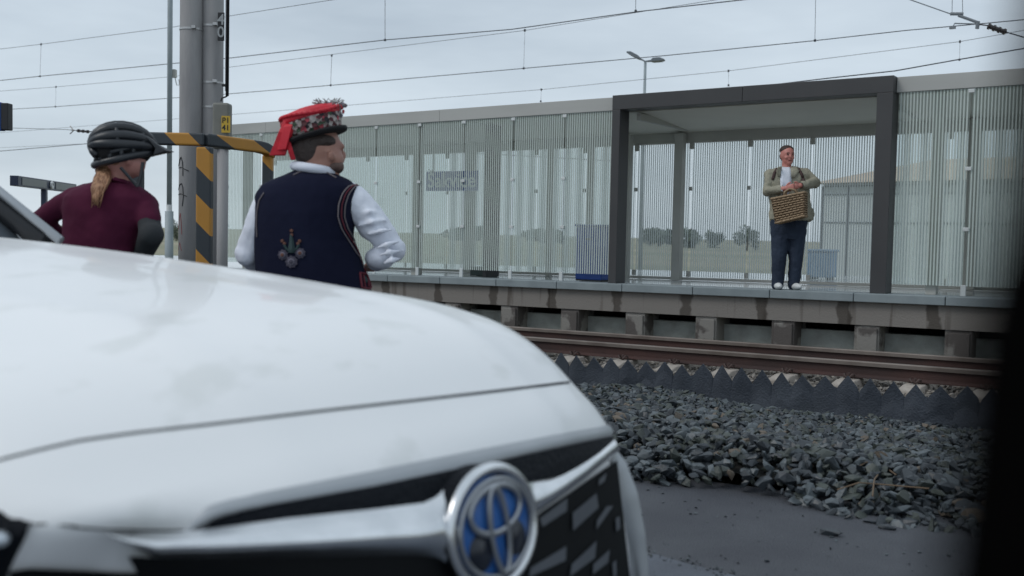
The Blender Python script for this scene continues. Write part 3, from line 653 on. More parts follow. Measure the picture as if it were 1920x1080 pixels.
# ---------------------------------------------------------------- thin pole left of the mast
M_pole = mat('pole_grey', (.30, .35, .37), .55); M_wp = mat('white_sleeve', (.70, .72, .72), .5)
tp = onD(317, 465, 19); po = empty('lamp_pole', (tp.x, tp.y, -.3)); tag(po, 'tall thin grey pole with a thicker hinged base left of the mast', 'pole')
zm = upz(0, 384, 19, tp); zn = upz(0, 396, 19, tp)
mm = MB(); mm.tube([(tp.x, tp.y, -.3), (tp.x, tp.y, zn)], .075, 14); mm.build('pole_base', M_pole, po, smooth=True)
mm = MB(); mm.tube([(tp.x, tp.y, zn+.001), (tp.x, tp.y, zm)], .05, 14); mm.build('white_sleeve', M_wp, po)
mm = MB(); mm.tube([(tp.x, tp.y, zm+.001), (tp.x, tp.y, 7.5)], .045, 12); mm.build('pole_tube', M_pole, po, smooth=True)
qb = onD(325, 138, 18.9); mm = MB(); mm.obox(qb, _R*.05, _F*.05, (0, 0, .07)); mm.tube([qb+_R*.03-Vector((0,0,.07)), qb+_R*.06-Vector((0,0,.2)), qb+_R*.11-Vector((0,0,.2)), qb+_R*.10-Vector((0,0,.1))], .008, 6); mm.build('junction_box', M_beige, po)
mm = MB(); mm.obox(Vector((tp.x, tp.y, 7.5))+_R*.3, _R*.35, _F*.12, (0, 0, .04)); mm.build('lamp_head', M_pole, po, bevel=.02)
# ---------------------------------------------------------------- T shaped platform sign, far left
M_db = mat('dark_blue_frame', (.012, .022, .055), .4); M_gp = mat('grey_green_display', (.075, .095, .085), .35, col2=(.10, .11, .11), nscale=2)
a_ = onD(26, 342.5, 16); b_ = onD(137, 348.5, 19); mid = onD(83, 346, 17.35)
ts = empty('platform_display', (mid.x, mid.y, -.3)); tag(ts, 'dark blue T shaped display board with a round clock, at far left', 'display')
d_ = Vector((b_.x-a_.x, b_.y-a_.y, 0)); L = d_.length; d_.normalize(); n_ = Vector((d_.y, -d_.x, 0)); c_ = (a_+b_)/2; c_.z = mid.z
mm = MB(); mm.obox(c_, d_*L/2, n_*.06, (0, 0, .077)); mm.build('frame', M_db, ts, bevel=.008)
for s0_, s1_ in ((.055, .44), (.60, .975)):
    cc = c_+d_*(L*((s0_+s1_)/2-.5))+n_*.064; mm = MB(); mm.obox(cc, d_*L*(s1_-s0_)/2, n_*.003, (0, 0, .056)); mm.build('screen', M_gp, ts)
mm = MB(); cc = c_+d_*(L*.015)+n_*.068; mm.tube([cc, cc+n_*.03], .062, 20); mm.build('clock_face', M_wp, ts)
mm = MB(); mm.tube([cc+n_*.034, cc+n_*.034+Vector((0,0,.03))], .004, 5); mm.tube([cc+n_*.034, cc+n_*.034+d_*.022], .004, 5); mm.build('clock_hands', M_blk, ts)
mm = MB(); mm.obox((mid.x, mid.y, (c_.z-.08-.3)/2), d_*.045, n_*.04, (0, 0, (c_.z-.08+.3)/2)); mm.build('post', M_db, ts)
# blue sign at the left edge
e1 = onD(6, 219, 10); bs = empty('blue_sign', (e1.x-.4, e1.y, -.1)); tag(bs, 'blue sign box with black edge cut by the left border', 'sign')
mm = MB(); mm.obox(e1-_R*.45, _R*.447, _F*.05, (0, 0, .13)); mm.build('sign_face', M_blue, bs)
mm = MB(); mm.obox(e1+_R*.035-_F*.0, _R*.033, _F*.052, (0, 0, .125)); mm.build('sign_edge', M_blk, bs, bevel=.008)
mm = MB(); mm.tube([(e1.x-.45*_R.x, e1.y-.45*_R.y+.12, -.1), (e1.x-.45*_R.x, e1.y-.45*_R.y+.12, e1.z+.1)], .04, 12); mm.build('sign_post', M_pole, bs)
# ---------------------------------------------------------------- double street lamp behind the shelter
M_lh = mat('lamp_head_grey', (.16, .18, .20), .5)
lp = onD(1210, 116, 30); lm = empty('street_lamp', (lp.x, lp.y, -.35)); tag(lm, 'double headed grey street lamp rising behind the shelter roof', 'street lamp')
mm = MB(); mm.tube([(lp.x, lp.y, -.35), (lp.x, lp.y, lp.z)], [.055, .038], 12); mm.build('pole', M_pole, lm, smooth=True)
def head(ax_, tip, wmul, name='lamp_head'):
    t0 = lp; t1 = tip; d = (t1-t0); s_ = _F if wmul == 0 else (_F*.9+_R*.3)
    u_ = Vector((0, 0, 1)); rings = []
    for t, wd, th in ((.0, .04, .03), (.28, .06, .04), (.40, .17, .08), (.78, .19, .08), (1, .12, .03)):
        c = t0+d*t; rings.append([c-s_*wd-u_*th*.3, c+s_*wd-u_*th*.3, c+s_*wd*.8+u_*th, c-s_*wd*.8+u_*th])
    mm = MB(); mm.loft(rings); mm.build(name, M_lh, lm, bevel=.008)
head(0, onD(1176, 99, 29.2)+Vector((0, 0, 0)), 1); head(0, onD(1246, 113, 30.8), 1)
# ---------------------------------------------------------------- overhead line
M_wire = mat('wire_copper_black', (.035, .04, .05), .6)
def wire(pts, Y, lab, r=.0085, drops=(), name='overhead_wire'):
    P = [onY(x, y, Y) for x, y in pts]
    # carry on beyond the frame on both sides
    P = [P[0]+(P[0]-P[1]).normalized()*25]+P+[P[-1]+(P[-1]-P[-2]).normalized()*12]
    root = empty(name, tuple(P[len(P)//2])); tag(root, lab, 'overhead wire')
    mm = MB()
    for i in range(len(P)-1): mm.tube([P[i], P[i+1]], r, 5)
    mm.build('wire', M_wire, root)
    for (x0_, y0_, x1_, y1_) in drops:
        mm = MB(); a = onY(x0_, y0_, Y); b = onY(x1_, y1_, Y); mm.tube([a, b], r*.55, 5); mm.obox(a, (.02, 0, 0), (0, .015, 0), (0, 0, .03)); mm.obox(b, (.02, 0, 0), (0, .015, 0), (0, 0, .025)); mm.build('dropper', M_wire, root)
wire([(0, 92), (77, 83), (330, 50), (430, 30), (622, 0)], 19, 'topmost thin wire at the left, crossing the sky above the cyclist', .007, [(77, 83, 75, 143)])
wire([(0, 151), (75, 143), (430, 109), (722, 75), (960, 55), (1195, 22), (1390, 0)], 19, 'wire that leaves the top edge right of centre, second from top at left', .0105, [(722, -30, 722, 75), (1192, -30, 1192, 21)])
wire([(0, 171), (105, 163), (330, 143), (430, 126), (985, 57), (1290, 8), (1340, 0)], 22, 'faint wire just under the second one at the left edge', .006, [(105, 163, 104, 200), (984, 57, 982, 128)])
wire([(0, 206), (105, 200), (320, 184), (430, 176), (620, 160), (985, 128), (1250, 104), (1530, 76), (1700, 57), (1835, 45), (1920, 37)], 22, 'long wire passing behind the street lamp and up to the right edge', .0095, [(622, 104, 620, 160), (1530, -40, 1528, 76)])
wire([(430, 215), (620, 200), (1015, 168), (1365, 133), (1800, 78), (1920, 57)], 27, 'faint far wire passing just above the shelter roof line', .006, [(1015, 168, 1014, 190), (1366, 133, 1366, 160), (1800, 78, 1799, 112)])
wire([(1300, 172), (1440, 160), (1550, 147), (1678, 133), (1790, 113), (1920, 91)], 20, 'dark wire rising from the shelter roof to the right edge', .011)
wire([(20, 240), (125, 243), (205, 249), (330, 256)], 17, 'short low wire with an insulator left of the cyclist helmet', .007)
wire([(0, 277), (150, 270), (330, 262)], 24, 'lowest faint wire at far left just above the clock board', .005)
# insulator on the low wire
i0 = onY(134, 244, 17); i1 = onY(176, 248, 17); ins = empty('insulator', tuple(i0)); tag(ins, 'small ribbed insulator on the low wire left of the helmet', 'insulator')
M_ins = mat('insulator_dark', (.03, .025, .025), .3)
mm = MB(); d = (i1-i0)
for k in range(5): c = i0+d*(.3+.1*k); mm.tube([c, c+d*.05], .045 if k % 2 == 0 else .03, 10)
mm.tube([i0, i1], .012, 6); mm.build('ribs', M_ins, ins)
mm = MB(); mm.tube([i0+Vector((0, 0, .10))-d*.06, i0+d*.1], .014, 5); mm.tube([i0-Vector((0, 0, .10))-d*.06, i0+d*.1], .014, 5); mm.build('fork', M_ins, ins)
# registration arm, top right
Yc = 20
def cp(x, y): return onY(x, y, Yc)
ca = empty('steady_arm', tuple(cp(1812, 36))); tag(ca, 'steel registration arm with a black insulator hanging over the wires at top right', 'catenary arm')
mm = MB(); mm.tube([cp(1708, 0), cp(1782, 26)], .010, 5); mm.tube([cp(1600, -40), cp(1708, 0)], .010, 5); mm.tube([cp(1782, 26), cp(1806, 26)], .03, 6); mm.tube([cp(1797, 29), cp(1833, 42)], .028, 6); mm.build('arm', M_lh, ca)
mm = MB(); mm.tube([cp(1785, 25), cp(1786, -30)], .005, 5); mm.tube([cp(1805, 26), cp(1804, -30)], .005, 5); mm.build('hanger_wire', M_wire, ca)
mm = MB(); mm.tube([cp(1834, 40), cp(1832, 54)], .035, 6); mm.tube([cp(1786, 52), cp(1790, 44), cp(1830, 45)], .012, 5); mm.obox(cp(1786, 52), (.05, 0, 0), (0, .03, 0), (0, 0, .02)); mm.build('clamp', M_lh, ca)
mm = MB(); mm.tube([cp(1836, 46), cp(1852, 48)], .012, 5)
for k in range(7): mm.tube([cp(1853+k*4.8, 49+k*1.65), cp(1856.5+k*4.8, 50.2+k*1.65)], .055 if k % 2 == 0 else .04, 10)
mm.tube([cp(1853, 49), cp(1887, 60.5)], .03, 8); mm.build('insulator', M_ins, ca)
mm = MB(); mm.tube([cp(1887, 60.5), cp(1900, 64), cp(1960, 82), cp(2300, 190)], .011, 5); mm.build('stay_wire', M_wire, ca)
# ---------------------------------------------------------------- dark shape added right beside the camera to blacken the right edge
M_near = mat('near_black', (.002, .002, .002), 1.0, spec=0)
qq = [onD(x_, y_, .15) for x_, y_ in ((2195, 1080), (2240, 700), (2290, 500), (2322, 300), (2350, 0))]; q0 = qq[0]; q1 = qq[-1]; dv = (q1-q0)/(q1.z-q0.z)
npz = empty('dark_edge_shape', tuple(q0+dv*(0-q0.z))); tag(npz, 'black out of focus stand-in added close to the camera for the dark right edge', 'post')
mm = MB(); mm.tube([q0+dv*(0-q0.z)]+qq+[q0+dv*(2.1-q0.z)], .030, 28); mm.build('edge_shape_shaft', M_near, npz, smooth=True)
mm = MB(); b_ = q0+dv*(0-q0.z); mm.tube([b_, b_+Vector((0, 0, .03))], .09, 24); mm.build('edge_shape_foot', M_near, npz)
# ---------------------------------------------------------------- white car, nose toward the right
FW = _R*.866-_F*.5                       # forward
LT = _R*.5+_F*.866                       # across, away from the camera
NOSE = _R*-.045+_F*2.0
car = empty('parked_car', (NOSE.x-FW.x*2.4, NOSE.y-FW.y*2.4, 0)); car.rotation_euler = (0, 0, math.atan2(FW.y, FW.x))
tag(car, 'white car with chrome grille bar, parked in the foreground', 'car')
def W(b, a, z): return NOSE+FW*b+LT*a+Vector((0, 0, z))
def LOC(p):
    d = Vector(p)-Vector((NOSE.x-FW.x*2.4, NOSE.y-FW.y*2.4, 0)); return Vector((d.dot(FW), d.dot(LT), d.z))
M_paint = mat('white_paint', (.86, .87, .875), .40, col2=(.77, .785, .78), nscale=6.5, ramp=(.57, .66), coat=.35, detail=12, stretch=(1.3, .8, 1))
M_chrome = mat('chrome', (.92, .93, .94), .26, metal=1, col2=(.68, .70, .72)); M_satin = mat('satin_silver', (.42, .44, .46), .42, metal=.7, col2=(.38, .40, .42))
M_gloss = mat('gloss_black', (.005, .007, .011), .55, spec=.12, bump=.5, bscale=90); M_grill = mat('grille_black', (.005, .006, .007), .7, spec=.15)
M_grey = mat('grille_fin_grey', (.09, .10, .115), .4, spec=.5); M_gap = mat('panel_gap', (.05, .055, .06), .9)
PB_ = [-5.3, -5.22, -5.0, -4.2, -3.2, -2.6, -2.3, -1.85, -1.25, -.84, -.48, -.30, -.2, -.11, -.055, -.02, .005]
PZ_ = [.75, 1.02, 1.16, 1.20, 1.21, 1.218, 1.218, 1.197, 1.160, 1.124, 1.086, 1.038, .980, .903, .855, .81, .755]
LB_ = [.012, .02, .032, .045, .05, .035, .0, -.08]; LZ_ = [.72, .66, .58, .48, .38, .28, .2, .17]
prof = []
bs_ = list(np.linspace(-5.3, -2.4, 14))+list(np.linspace(-2.3, -.55, 20))+list(np.linspace(-.5, .005, 22))
for b in bs_: prof.append((b, cr_interp(b, PB_, PZ_)))
prof += list(zip(LB_, LZ_)); prof = [(-5.2, .25), (-5.3, .5)]+prof
def sweep(a):
    k = .30 if a < 0 else .12
    s_ = -k*a*a
    if abs(a) > .72: s_ -= 2.2*(abs(a)-.72)**2
    return s_
def crown(a, b, z):
    d = .045*(a/.75)**2
    t = max(0, abs(a)-.70)/.23
    d += .10*t*t
    # two soft creases that run back along the bonnet
    cc = abs(abs(a)-(.40+.10*min(0, b+.2)*-.5)); lift = .008*max(0, 1-cc/.10)
    wgt = smoothstep((z-.55)/.3)
    return (-d+lift)*wgt - .02*t*(1-wgt)
AS = [-.95, -.94, -.93, -.91, -.88]+list(np.linspace(-.84, .84, 43))+[.88, .91, .93, .94, .95]
vsx = []
for a in AS:
    for b, z in prof:
        bb = b+sweep(a)*smoothstep((b+2.2)/2.0); zz = z+crown(a, b, z); aa = a
        if a < -.45: bb -= smoothstep((-a-.45)/.25)*max(0, .83-zz)*1.5
        if abs(a) >= .9395: zz = min(zz, .72 if abs(a) < .945 else .35); aa = math.copysign(.93 if abs(a) < .945 else .92, a)
        vsx.append((bb, aa, zz))
NP_ = len(prof); NA_ = len(AS)
fcs = [(i*NP_+j, (i+1)*NP_+j, (i+1)*NP_+j+1, i*NP_+j+1) for i in range(NA_-1) for j in range(NP_-1)]
wv = [W(*v) for v in vsx]
BV = BVHTree.FromPolygons([tuple(v) for v in wv], fcs)
mm = MB(); mm.local = True; mm.add([LOC(v) for v in wv], fcs); body = mm.build('body', M_paint, car, smooth=True)
def cast(px, py):
    for k in range(60):
        x = px-(k*3 if px > 900 else 0); d = ray(x, py).normalized(); h = BV.ray_cast(EYE, d)
        if h[0] is not None:
            if k == 0: n_ = h[1]; p = h[0]
            else:
                D_ = (h[0]-EYE).dot(CF); p = EYE+ray(px, py)*D_; n_ = h[1]
            if n_.dot(EYE-p) < 0: n_ = -n_
            return p, n_
    p = onD(px, py, 2.2); return p, (EYE-p).normalized()
def resample(pl, n):
    pl = np.array(pl, float); s = np.concatenate([[0], np.cumsum(np.hypot(*np.diff(pl, axis=0).T))]); t = np.linspace(0, s[-1], n)
    return list(zip(np.interp(t, s, pl[:, 0]), np.interp(t, s, pl[:, 1])))
def drape(A, B, name, mt, offs, n=40, parent=None, fit=0, smooth=True):
    a = resample(A, n); b = resample(B, n); mm = MB(); mm.local = True; V = []; nv = len(offs)
    if fit:                             # even out the depth along the strip, so trim runs smooth
        Dm = np.array([[(cast(p_[0]+(q_[0]-p_[0])*k/(nv-1), p_[1]+(q_[1]-p_[1])*k/(nv-1))[0]-EYE).dot(CF) for k in range(nv)] for p_, q_ in zip(a, b)])
        ii = np.linspace(-1, 1, n); fitD = np.array([np.polyval(np.polyfit(ii, Dm[:, k], fit), ii) for k in range(nv)]).T
        kk_ = np.linspace(-1, 1, nv); fitD = np.array([np.polyval(np.polyfit(kk_, fitD[i], 2), kk_) for i in range(n)])
        for i, ((ax_, ay_), (bx_, by_)) in enumerate(zip(a, b)):
            for k in range(nv):
                t = k/(nv-1); px_, py_ = ax_+(bx_-ax_)*t, ay_+(by_-ay_)*t; V.append(LOC(onD(px_, py_, fitD[i, k]-.012-offs[k])))
        mm.add(V, [(i*nv+k, i*nv+k+1, (i+1)*nv+k+1, (i+1)*nv+k) for i in range(n-1) for k in range(nv-1)])
        o = mm.build(name, mt, None, smooth=smooth); o.parent = parent or car; return o
    for (ax_, ay_), (bx_, by_) in zip(a, b):
        for k in range(nv):
            t = k/(nv-1); p, n_ = cast(ax_+(bx_-ax_)*t, ay_+(by_-ay_)*t)
            V.append(LOC(p+n_*offs[k]))
    mm.add(V, [(i*nv+k, i*nv+k+1, (i+1)*nv+k+1, (i+1)*nv+k) for i in range(n-1) for k in range(nv-1)])
    o = mm.build(name, mt, None, smooth=smooth); o.parent = parent or car
    return o
# shut line between bonnet and bumper
seam = [(-60, 888), (0, 862), (75, 843), (150, 826), (250, 812), (400, 795), (600, 771), (900, 737), (1050, 719), (1068, 717)]
drape([(x, y-2.6) for x, y in seam], [(x, y+2.6) for x, y in seam], 'bonnet_gap', M_gap, [.0008, .0012, .0008], 60)
drape([(62, 979), (200, 989), (345, 992)], [(62, 983), (200, 993), (345, 996)], 'bumper_gap', M_gap, [.003, .003], 30)
# faint fold line across the bumper skin near the middle
# lip over the upper grille slot, dark slot, chrome bar
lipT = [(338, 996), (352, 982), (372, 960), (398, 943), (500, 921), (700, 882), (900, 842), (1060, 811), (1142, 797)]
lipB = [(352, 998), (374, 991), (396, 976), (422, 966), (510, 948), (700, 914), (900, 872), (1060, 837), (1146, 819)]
drape(lipT, lipB, 'grille_lip_shaded', M_satin, [.0, .006, .009, .004], 60)  # silver grey stands in for shade on the down-facing, body-coloured lip
slB = [(360, 1000), (400, 996), (540, 982), (700, 968), (790, 956), (850, 905), (990, 905), (1050, 893), (1100, 868), (1146, 828)]
drape(lipB, slB, 'grille_slot', M_gloss, [.007]*10, 70)
chT = [(196, 998), (240, 1000), (300, 1000), (400, 991), (540, 972), (700, 955), (795, 943), (822, 930), (845, 900), (862, 880)]
chB = [(198, 1001), (228, 1022), (290, 1046), (400, 1048), (540, 1046), (700, 1042), (790, 1044), (820, 1046), (842, 1062), (858, 1080)]
drape(chT, chB, 'chrome_bar', M_chrome, [.002, .010, .020, .030, .038, .043, .043, .034, .018, .0], 60, fit=5)
chT = [(972, 893), (1000, 905), (1030, 902), (1060, 889), (1100, 864), (1135, 833), (1150, 822)]
chB = [(980, 1000), (1004, 962), (1030, 945), (1060, 924), (1100, 895), (1140, 862), (1164, 842)]
drape(chT, chB, 'chrome_bar', M_chrome, [.002, .010, .020, .030, .036, .036, .024, .008], 40, fit=3)
# lower grille
drape([(240, 1034), (300, 1038), (500, 1032), (700, 1028), (860, 1030), (985, 975), (1060, 925), (1100, 897), (1150, 864)],
      [(330, 1190), (400, 1200), (520, 1210), (700, 1220), (860, 1225), (960, 1225), (1050, 1215), (1120, 1205), (1186, 1190)], 'lower_grille', M_grill, [.010]*14, 80)
rh = [[(1062, 962), (1107, 925), (1110, 952), (1062, 995)], [(1108, 976), (1126, 950), (1138, 949), (1106, 993)], [(1143, 972), (1151, 968), (1151, 990), (1144, 997)],
      [(983, 1064), (1050, 1024), (1048, 1050), (978, 1082)], [(1060, 1058), (1107, 1014), (1103, 1046), (1056, 1080)], [(1101, 1058), (1132, 1030), (1128, 1054), (1099, 1077)],
      [(1137, 1056), (1144, 1050), (1144, 1078), (1138, 1082)], [(1000, 972), (1052, 934), (1050, 958), (1004, 988)], [(1112, 900), (1126, 887), (1122, 902), (1110, 911)],
      [(960, 1150), (1030, 1110), (1028, 1136), (955, 1170)], [(1045, 1145), (1100, 1100), (1096, 1130), (1040, 1166)], [(560, 1120), (640, 1108), (636, 1130), (556, 1142)], [(700, 1112), (780, 1100), (776, 1122), (696, 1134)]]
for q in rh: drape([q[0], q[1]], [q[3], q[2]], 'grille_fin', M_grey, [.015, .016], 4, smooth=False)
drape([(1146, 862), (1150, 880), (1167, 950), (1179, 1020), (1186, 1080), (1188, 1190)], [(1158, 846), (1174, 866), (1196, 925), (1210, 1000), (1217, 1080), (1219, 1190)], 'grille_surround', M_satin, [.002, .012, .016, .012, .0], 40, fit=2)
# headlight
drape([(-60, 942), (0, 958), (40, 969), (60, 978)], [(-60, 1150), (0, 1120), (22, 1060), (52, 1000)], 'headlight', M_gloss, [.0, .008, .012, .012, .008, .0], 16)
M_lens = mat('lens', (.6, .65, .7), .1, metal=.6)
drape([(20, 1066), (60, 1060), (180, 1066), (300, 1072)], [(0, 1200), (60, 1200), (180, 1200), (320, 1200)], 'bumper_dark_reflection', M_grill, [.006]*6, 16)  # black patch stands in for the dark ground mirrored in the lower bumper
p, n_ = cast(-2, 1004); mm = MB(); mm.local = True; p = LOC(p+n_*.014); mm.ell(p, (.02, 0, 0), (0, .02, 0), (0, 0, .012)); mm.build('headlight_lens', M_lens, None, smooth=True).parent = car
# emblem with its chrome surround
EC = W(.030, -.026, .704)
UPV = (Vector((0, 0, 1))+FW*-.10+LT*-.14).normalized()
def ept(l, h, out_=0): return EC+LT*l+UPV*h+FW*out_
def ering(cl, ch, hw_, hh, r, out_, name, mt, parent, flat=.6, n=48):
    rings = []
    for k in range(n+1):
        t = 6.28318*k/n; c = ept(cl+hw_*math.cos(t), ch+hh*math.sin(t), out_); nr = (LT*(hh*math.cos(t))+UPV*(hw_*math.sin(t))).normalized()
        rings.append([LOC(c+nr*r*math.cos(q)+FW*r*flat*math.sin(q)) for q in [6.28318*j/10 for j in range(10)]])
    mm = MB(); mm.local = True; mm.loft(rings, cap=False); o = mm.build(name, mt, None, smooth=True); o.parent = parent; return o
def edisc(cl, ch, hw_, hh, out_, depth, name, mt, parent):
    mm = MB(); mm.local = True; R2 = []
    for (f_, o_) in ((1.0, -depth), (1.0, out_-.004), (.93, out_), (.01, out_+.003)):
        R2.append([LOC(ept(cl+hw_*f_*math.cos(6.28318*k/48), ch+hh*f_*math.sin(6.28318*k/48), o_)) for k in range(48)])
    mm.loft(R2); o = mm.build(name, mt, None, smooth=True); o.parent = parent; return o
M_eblue = mat('emblem_blue', (.025, .13, .40), .35, col2=(.02, .11, .36)); M_eblk = mat('emblem_black', (.010, .014, .025), .3); M_esil = mat('emblem_silver', (.42, .44, .47), .32, metal=.9)
hou = edisc(0, 0, .146, .113, .0, .10, 'emblem_housing', M_gloss, car)
ering(0, 0, .146, .112, .0105, .010, 'chrome_surround', M_chrome, car, .9)
em = edisc(0, 0, .132, .096, .012, .02, 'emblem', M_eblue, car)
for s_ in (-1, 1):
    edisc(.062*s_, -.034, .038, .036, .0165, 0, 'emblem_field', M_eblk, em)
ering(0, 0, .126, .091, .0062, .018, 'emblem_ring', M_esil, em, .5)
ering(0, .036, .088, .044, .0068, .020, 'emblem_ring', M_esil, em, .5)
ering(0, -.004, .030, .082, .0068, .022, 'emblem_ring', M_esil, em, .5)
# windscreen, pillars, roof, side glass
M_glass = mat('car_glass', (.10, .12, .14), .05, col2=(.09, .11, .13), spec=.9, coat=1); M_pil = mat('pillar_black', (.012, .013, .016), .35)
bb0, bt0, bb1, bt1 = -2.41, -3.21, -5.0, -4.62; zb0, zt0 = 1.195, 1.70
mm = MB(); mm.local = True
N = 12; rings = []
for k in range(9):
    t = k/8; rings.append([LOC(W(bb0+(bt0-bb0)*t-.06*(2*j/N-1)**2+.03*math.sin(t*3.14), (.80-.16*t)*(2*j/N-1), zb0+(zt0-zb0)*t+.02*math.sin(t*3.14)-.02*(2*j/N-1)**2)) for j in range(N+1)])
mm.loft(rings, closed=False); mm.build('windscreen', M_glass, None, smooth=True).parent = car
mm = MB(); mm.local = True; rings = []
for k in range(9):
    t = k/8; rings.append([LOC(W(bt0+(bt1-bt0)*t-.06*(2*j/N-1)**2*(1-t), .64*(2*j/N-1), zt0+.05*math.sin(t*3.14)-.03*(2*j/N-1)**4)) for j in range(N+1)])
mm.loft(rings, closed=False); mm.build('roof', M_paint, None, smooth=True).parent = car
mm = MB(); mm.local = True; mm.add([LOC(W(*v)) for v in ((bb1, -.8, zb0), (bb1, .8, zb0), (bt1, .64, zt0-.02), (bt1, -.64, zt0-.02))], [(0, 1, 2, 3)]); mm.build('rear_window', M_glass, None).parent = car
for s_ in (-1, 1):
    mm = MB(); mm.local = True; mm.add([LOC(W(*v)) for v in ((bb0-.06, .8*s_, zb0-.01), (bb1, .8*s_, zb0), (bt1, .64*s_, zt0-.02), (bt0-.06, .64*s_, zt0-.02))], [(0, 1, 2, 3)]); mm.build('side_window', M_glass, None).parent = car
    mm = MB(); mm.local = True; mm.tube([LOC(W(bb0+.03, .80*s_, zb0-.015)), LOC(W((bb0+bt0)/2-.05, .72*s_, (zb0+zt0)/2+.015)), LOC(W(bt0-.06, .64*s_, zt0-.01)), LOC(W(bt1, .64*s_, zt0-.02)), LOC(W(bb1, .8*s_, zb0))], .036, 10); mm.build('window_frame', M_pil, None, smooth=True).parent = car
    mm = MB(); mm.local = True; mm.tube([LOC(W(bb0+.10, .815*s_, zb0-.005)), LOC(W((bb0+bt0)/2+.0, .735*s_, (zb0+zt0)/2+.05)), LOC(W(bt0-.03, .655*s_, zt0+.028))], .018, 8); mm.build('pillar_trim', M_satin, None, smooth=True).parent = car
    # door mirrors and door handles
    mm = MB(); mm.local = True; mm.ell(LOC(W(-3.35, .99*s_, 1.22)), (.07, 0, 0), (0, .11, 0), (0, 0, .075)); mm.tube([LOC(W(-3.33, .80*s_, 1.17)), LOC(W(-3.35, .95*s_, 1.2))], .02, 6); mm.build('door_mirror', M_paint, None, smooth=True).parent = car
    for b_ in (-3.5, -4.3):
        mm = MB(); mm.local = True; mm.obox(LOC(W(b_, .945*s_, .98)), (.09, 0, 0), (0, .012, 0), (0, 0, .014)); mm.build('door_handle', M_chrome, None, bevel=.005).parent = car
M_tyre = mat('tyre', (.02, .02, .022), .85)
for b_ in (-1.05, -4.0):
    for s_ in (-1, 1):
        c_ = W(b_, .86*s_, .35); mm = MB(); mm.local = True
        mm.tube([LOC(c_-LT*.10*s_), LOC(c_+LT*.10*s_)], .40, 28); wa = mm.build('wheel_arch', M_gap, None); wa.parent = car
        mm = MB(); mm.local = True; mm.tube([LOC(c_-LT*.12*s_), LOC(c_-LT*.09*s_), LOC(c_+LT*.09*s_), LOC(c_+LT*.115*s_)], [.31, .35, .35, .31], 32); wh_ = mm.build('wheel', M_tyre, None); wh_.parent = car
        mm = MB(); mm.local = True; mm.tube([LOC(c_+LT*.10*s_), LOC(c_+LT*.125*s_)], [.23, .22], 28)
        for k in range(5): mm.obox(LOC(c_+LT*.128*s_)+Vector((math.cos(k*1.2566)*.12, 0, math.sin(k*1.2566)*.12)), (math.cos(k*1.2566)*.10, 0, math.sin(k*1.2566)*.10), (0, .008, 0), (-math.sin(k*1.2566)*.025, 0, math.cos(k*1.2566)*.025))
        o = mm.build('rim', M_satin, None); o.parent = wh_
# ---------------------------------------------------------------- people
def rows_loft(mb, rows, D, s=1.0, grow=0.0, dy=0, e=2.3):
    """stack of soft elliptical slices traced in the picture: (centre x, y, half width px, half depth m, depth shift m)"""
    rings = []
    for r in rows:
        cx, cy, hw, hd = r[:4]; dd = r[4] if len(r) > 4 else 0
        c = onD(cx, cy+dy, D+dd); ww = hw*D/FPX*s+grow; h = hd*s+grow; ring = []
        for k in range(28):
            t = 6.28318*k/28; ct, st_ = math.cos(t), math.sin(t)
            ring.append(c+_R*ww*math.copysign(abs(ct)**(2/e), ct)+_F*h*math.copysign(abs(st_)**(2/e), st_))
        rings.append(ring)
    mb.loft(rings)
def limb(mb, P, rs):
    """tapered limb with rounded ends through world points"""
    mb.tube(P, rs, 14)
    for p, r in zip(P, rs): mb.ell(p, (r, 0, 0), (0, r, 0), (0, 0, r), 12, 8)
def bvh_of(o):
    off = Vector((0, 0, 0)); q = o
    while q is not None: off += q.location; q = q.parent
    me = o.data; return BVHTree.FromPolygons([tuple(v.co+off) for v in me.vertices], [tuple(p.vertices) for p in me.polygons])
def hit(bv, px, py, lift=.004):
    d = ray(px, py).normalized(); h = bv.ray_cast(EYE, d)
    if h[0] is None:
        h = bv.find_nearest(onD(px, py, 4.9)); n_ = h[1]
        return h[0]+n_*lift, n_
    n_ = h[1] if h[1].dot(EYE-h[0]) > 0 else -h[1]
    return h[0]+n_*lift, n_
def body_root(name, bodymb, m, loc, voxel):
    o = remesh(bodymb, name, m, None, voxel, 3); o.data.transform(Matrix.Translation(-Vector(loc))); o.location = loc; return o
SK1 = mat('skin_light', (.52, .25, .215), .5, col2=(.40, .19, .15), nscale=9, bump=.08, bscale=90); SK2 = mat('skin_man', (.38, .20, .15), .5, col2=(.31, .155, .12), nscale=9, bump=.08, bscale=90)
SK3 = mat('skin_ruddy', (.56, .23, .19), .5, col2=(.48, .185, .155), nscale=9)
def legs(mb, hipL, hipR, rs, spread=.0):
    for h_ in (hipL, hipR):
        k = Vector((h_.x, h_.y, h_.z*.52))+_F*-.02; a = Vector((h_.x, h_.y, .09)); limb(mb, [h_, k, a], rs)
def shoe(mb, a, fwd, L=.15):
    f = Vector(fwd).normalized(); s_ = f.cross(Vector((0, 0, 1)))
    mb.ell(a+f*.05+Vector((0, 0, -.035)), f*L, s_*.05, (0, 0, .05), 14, 8)
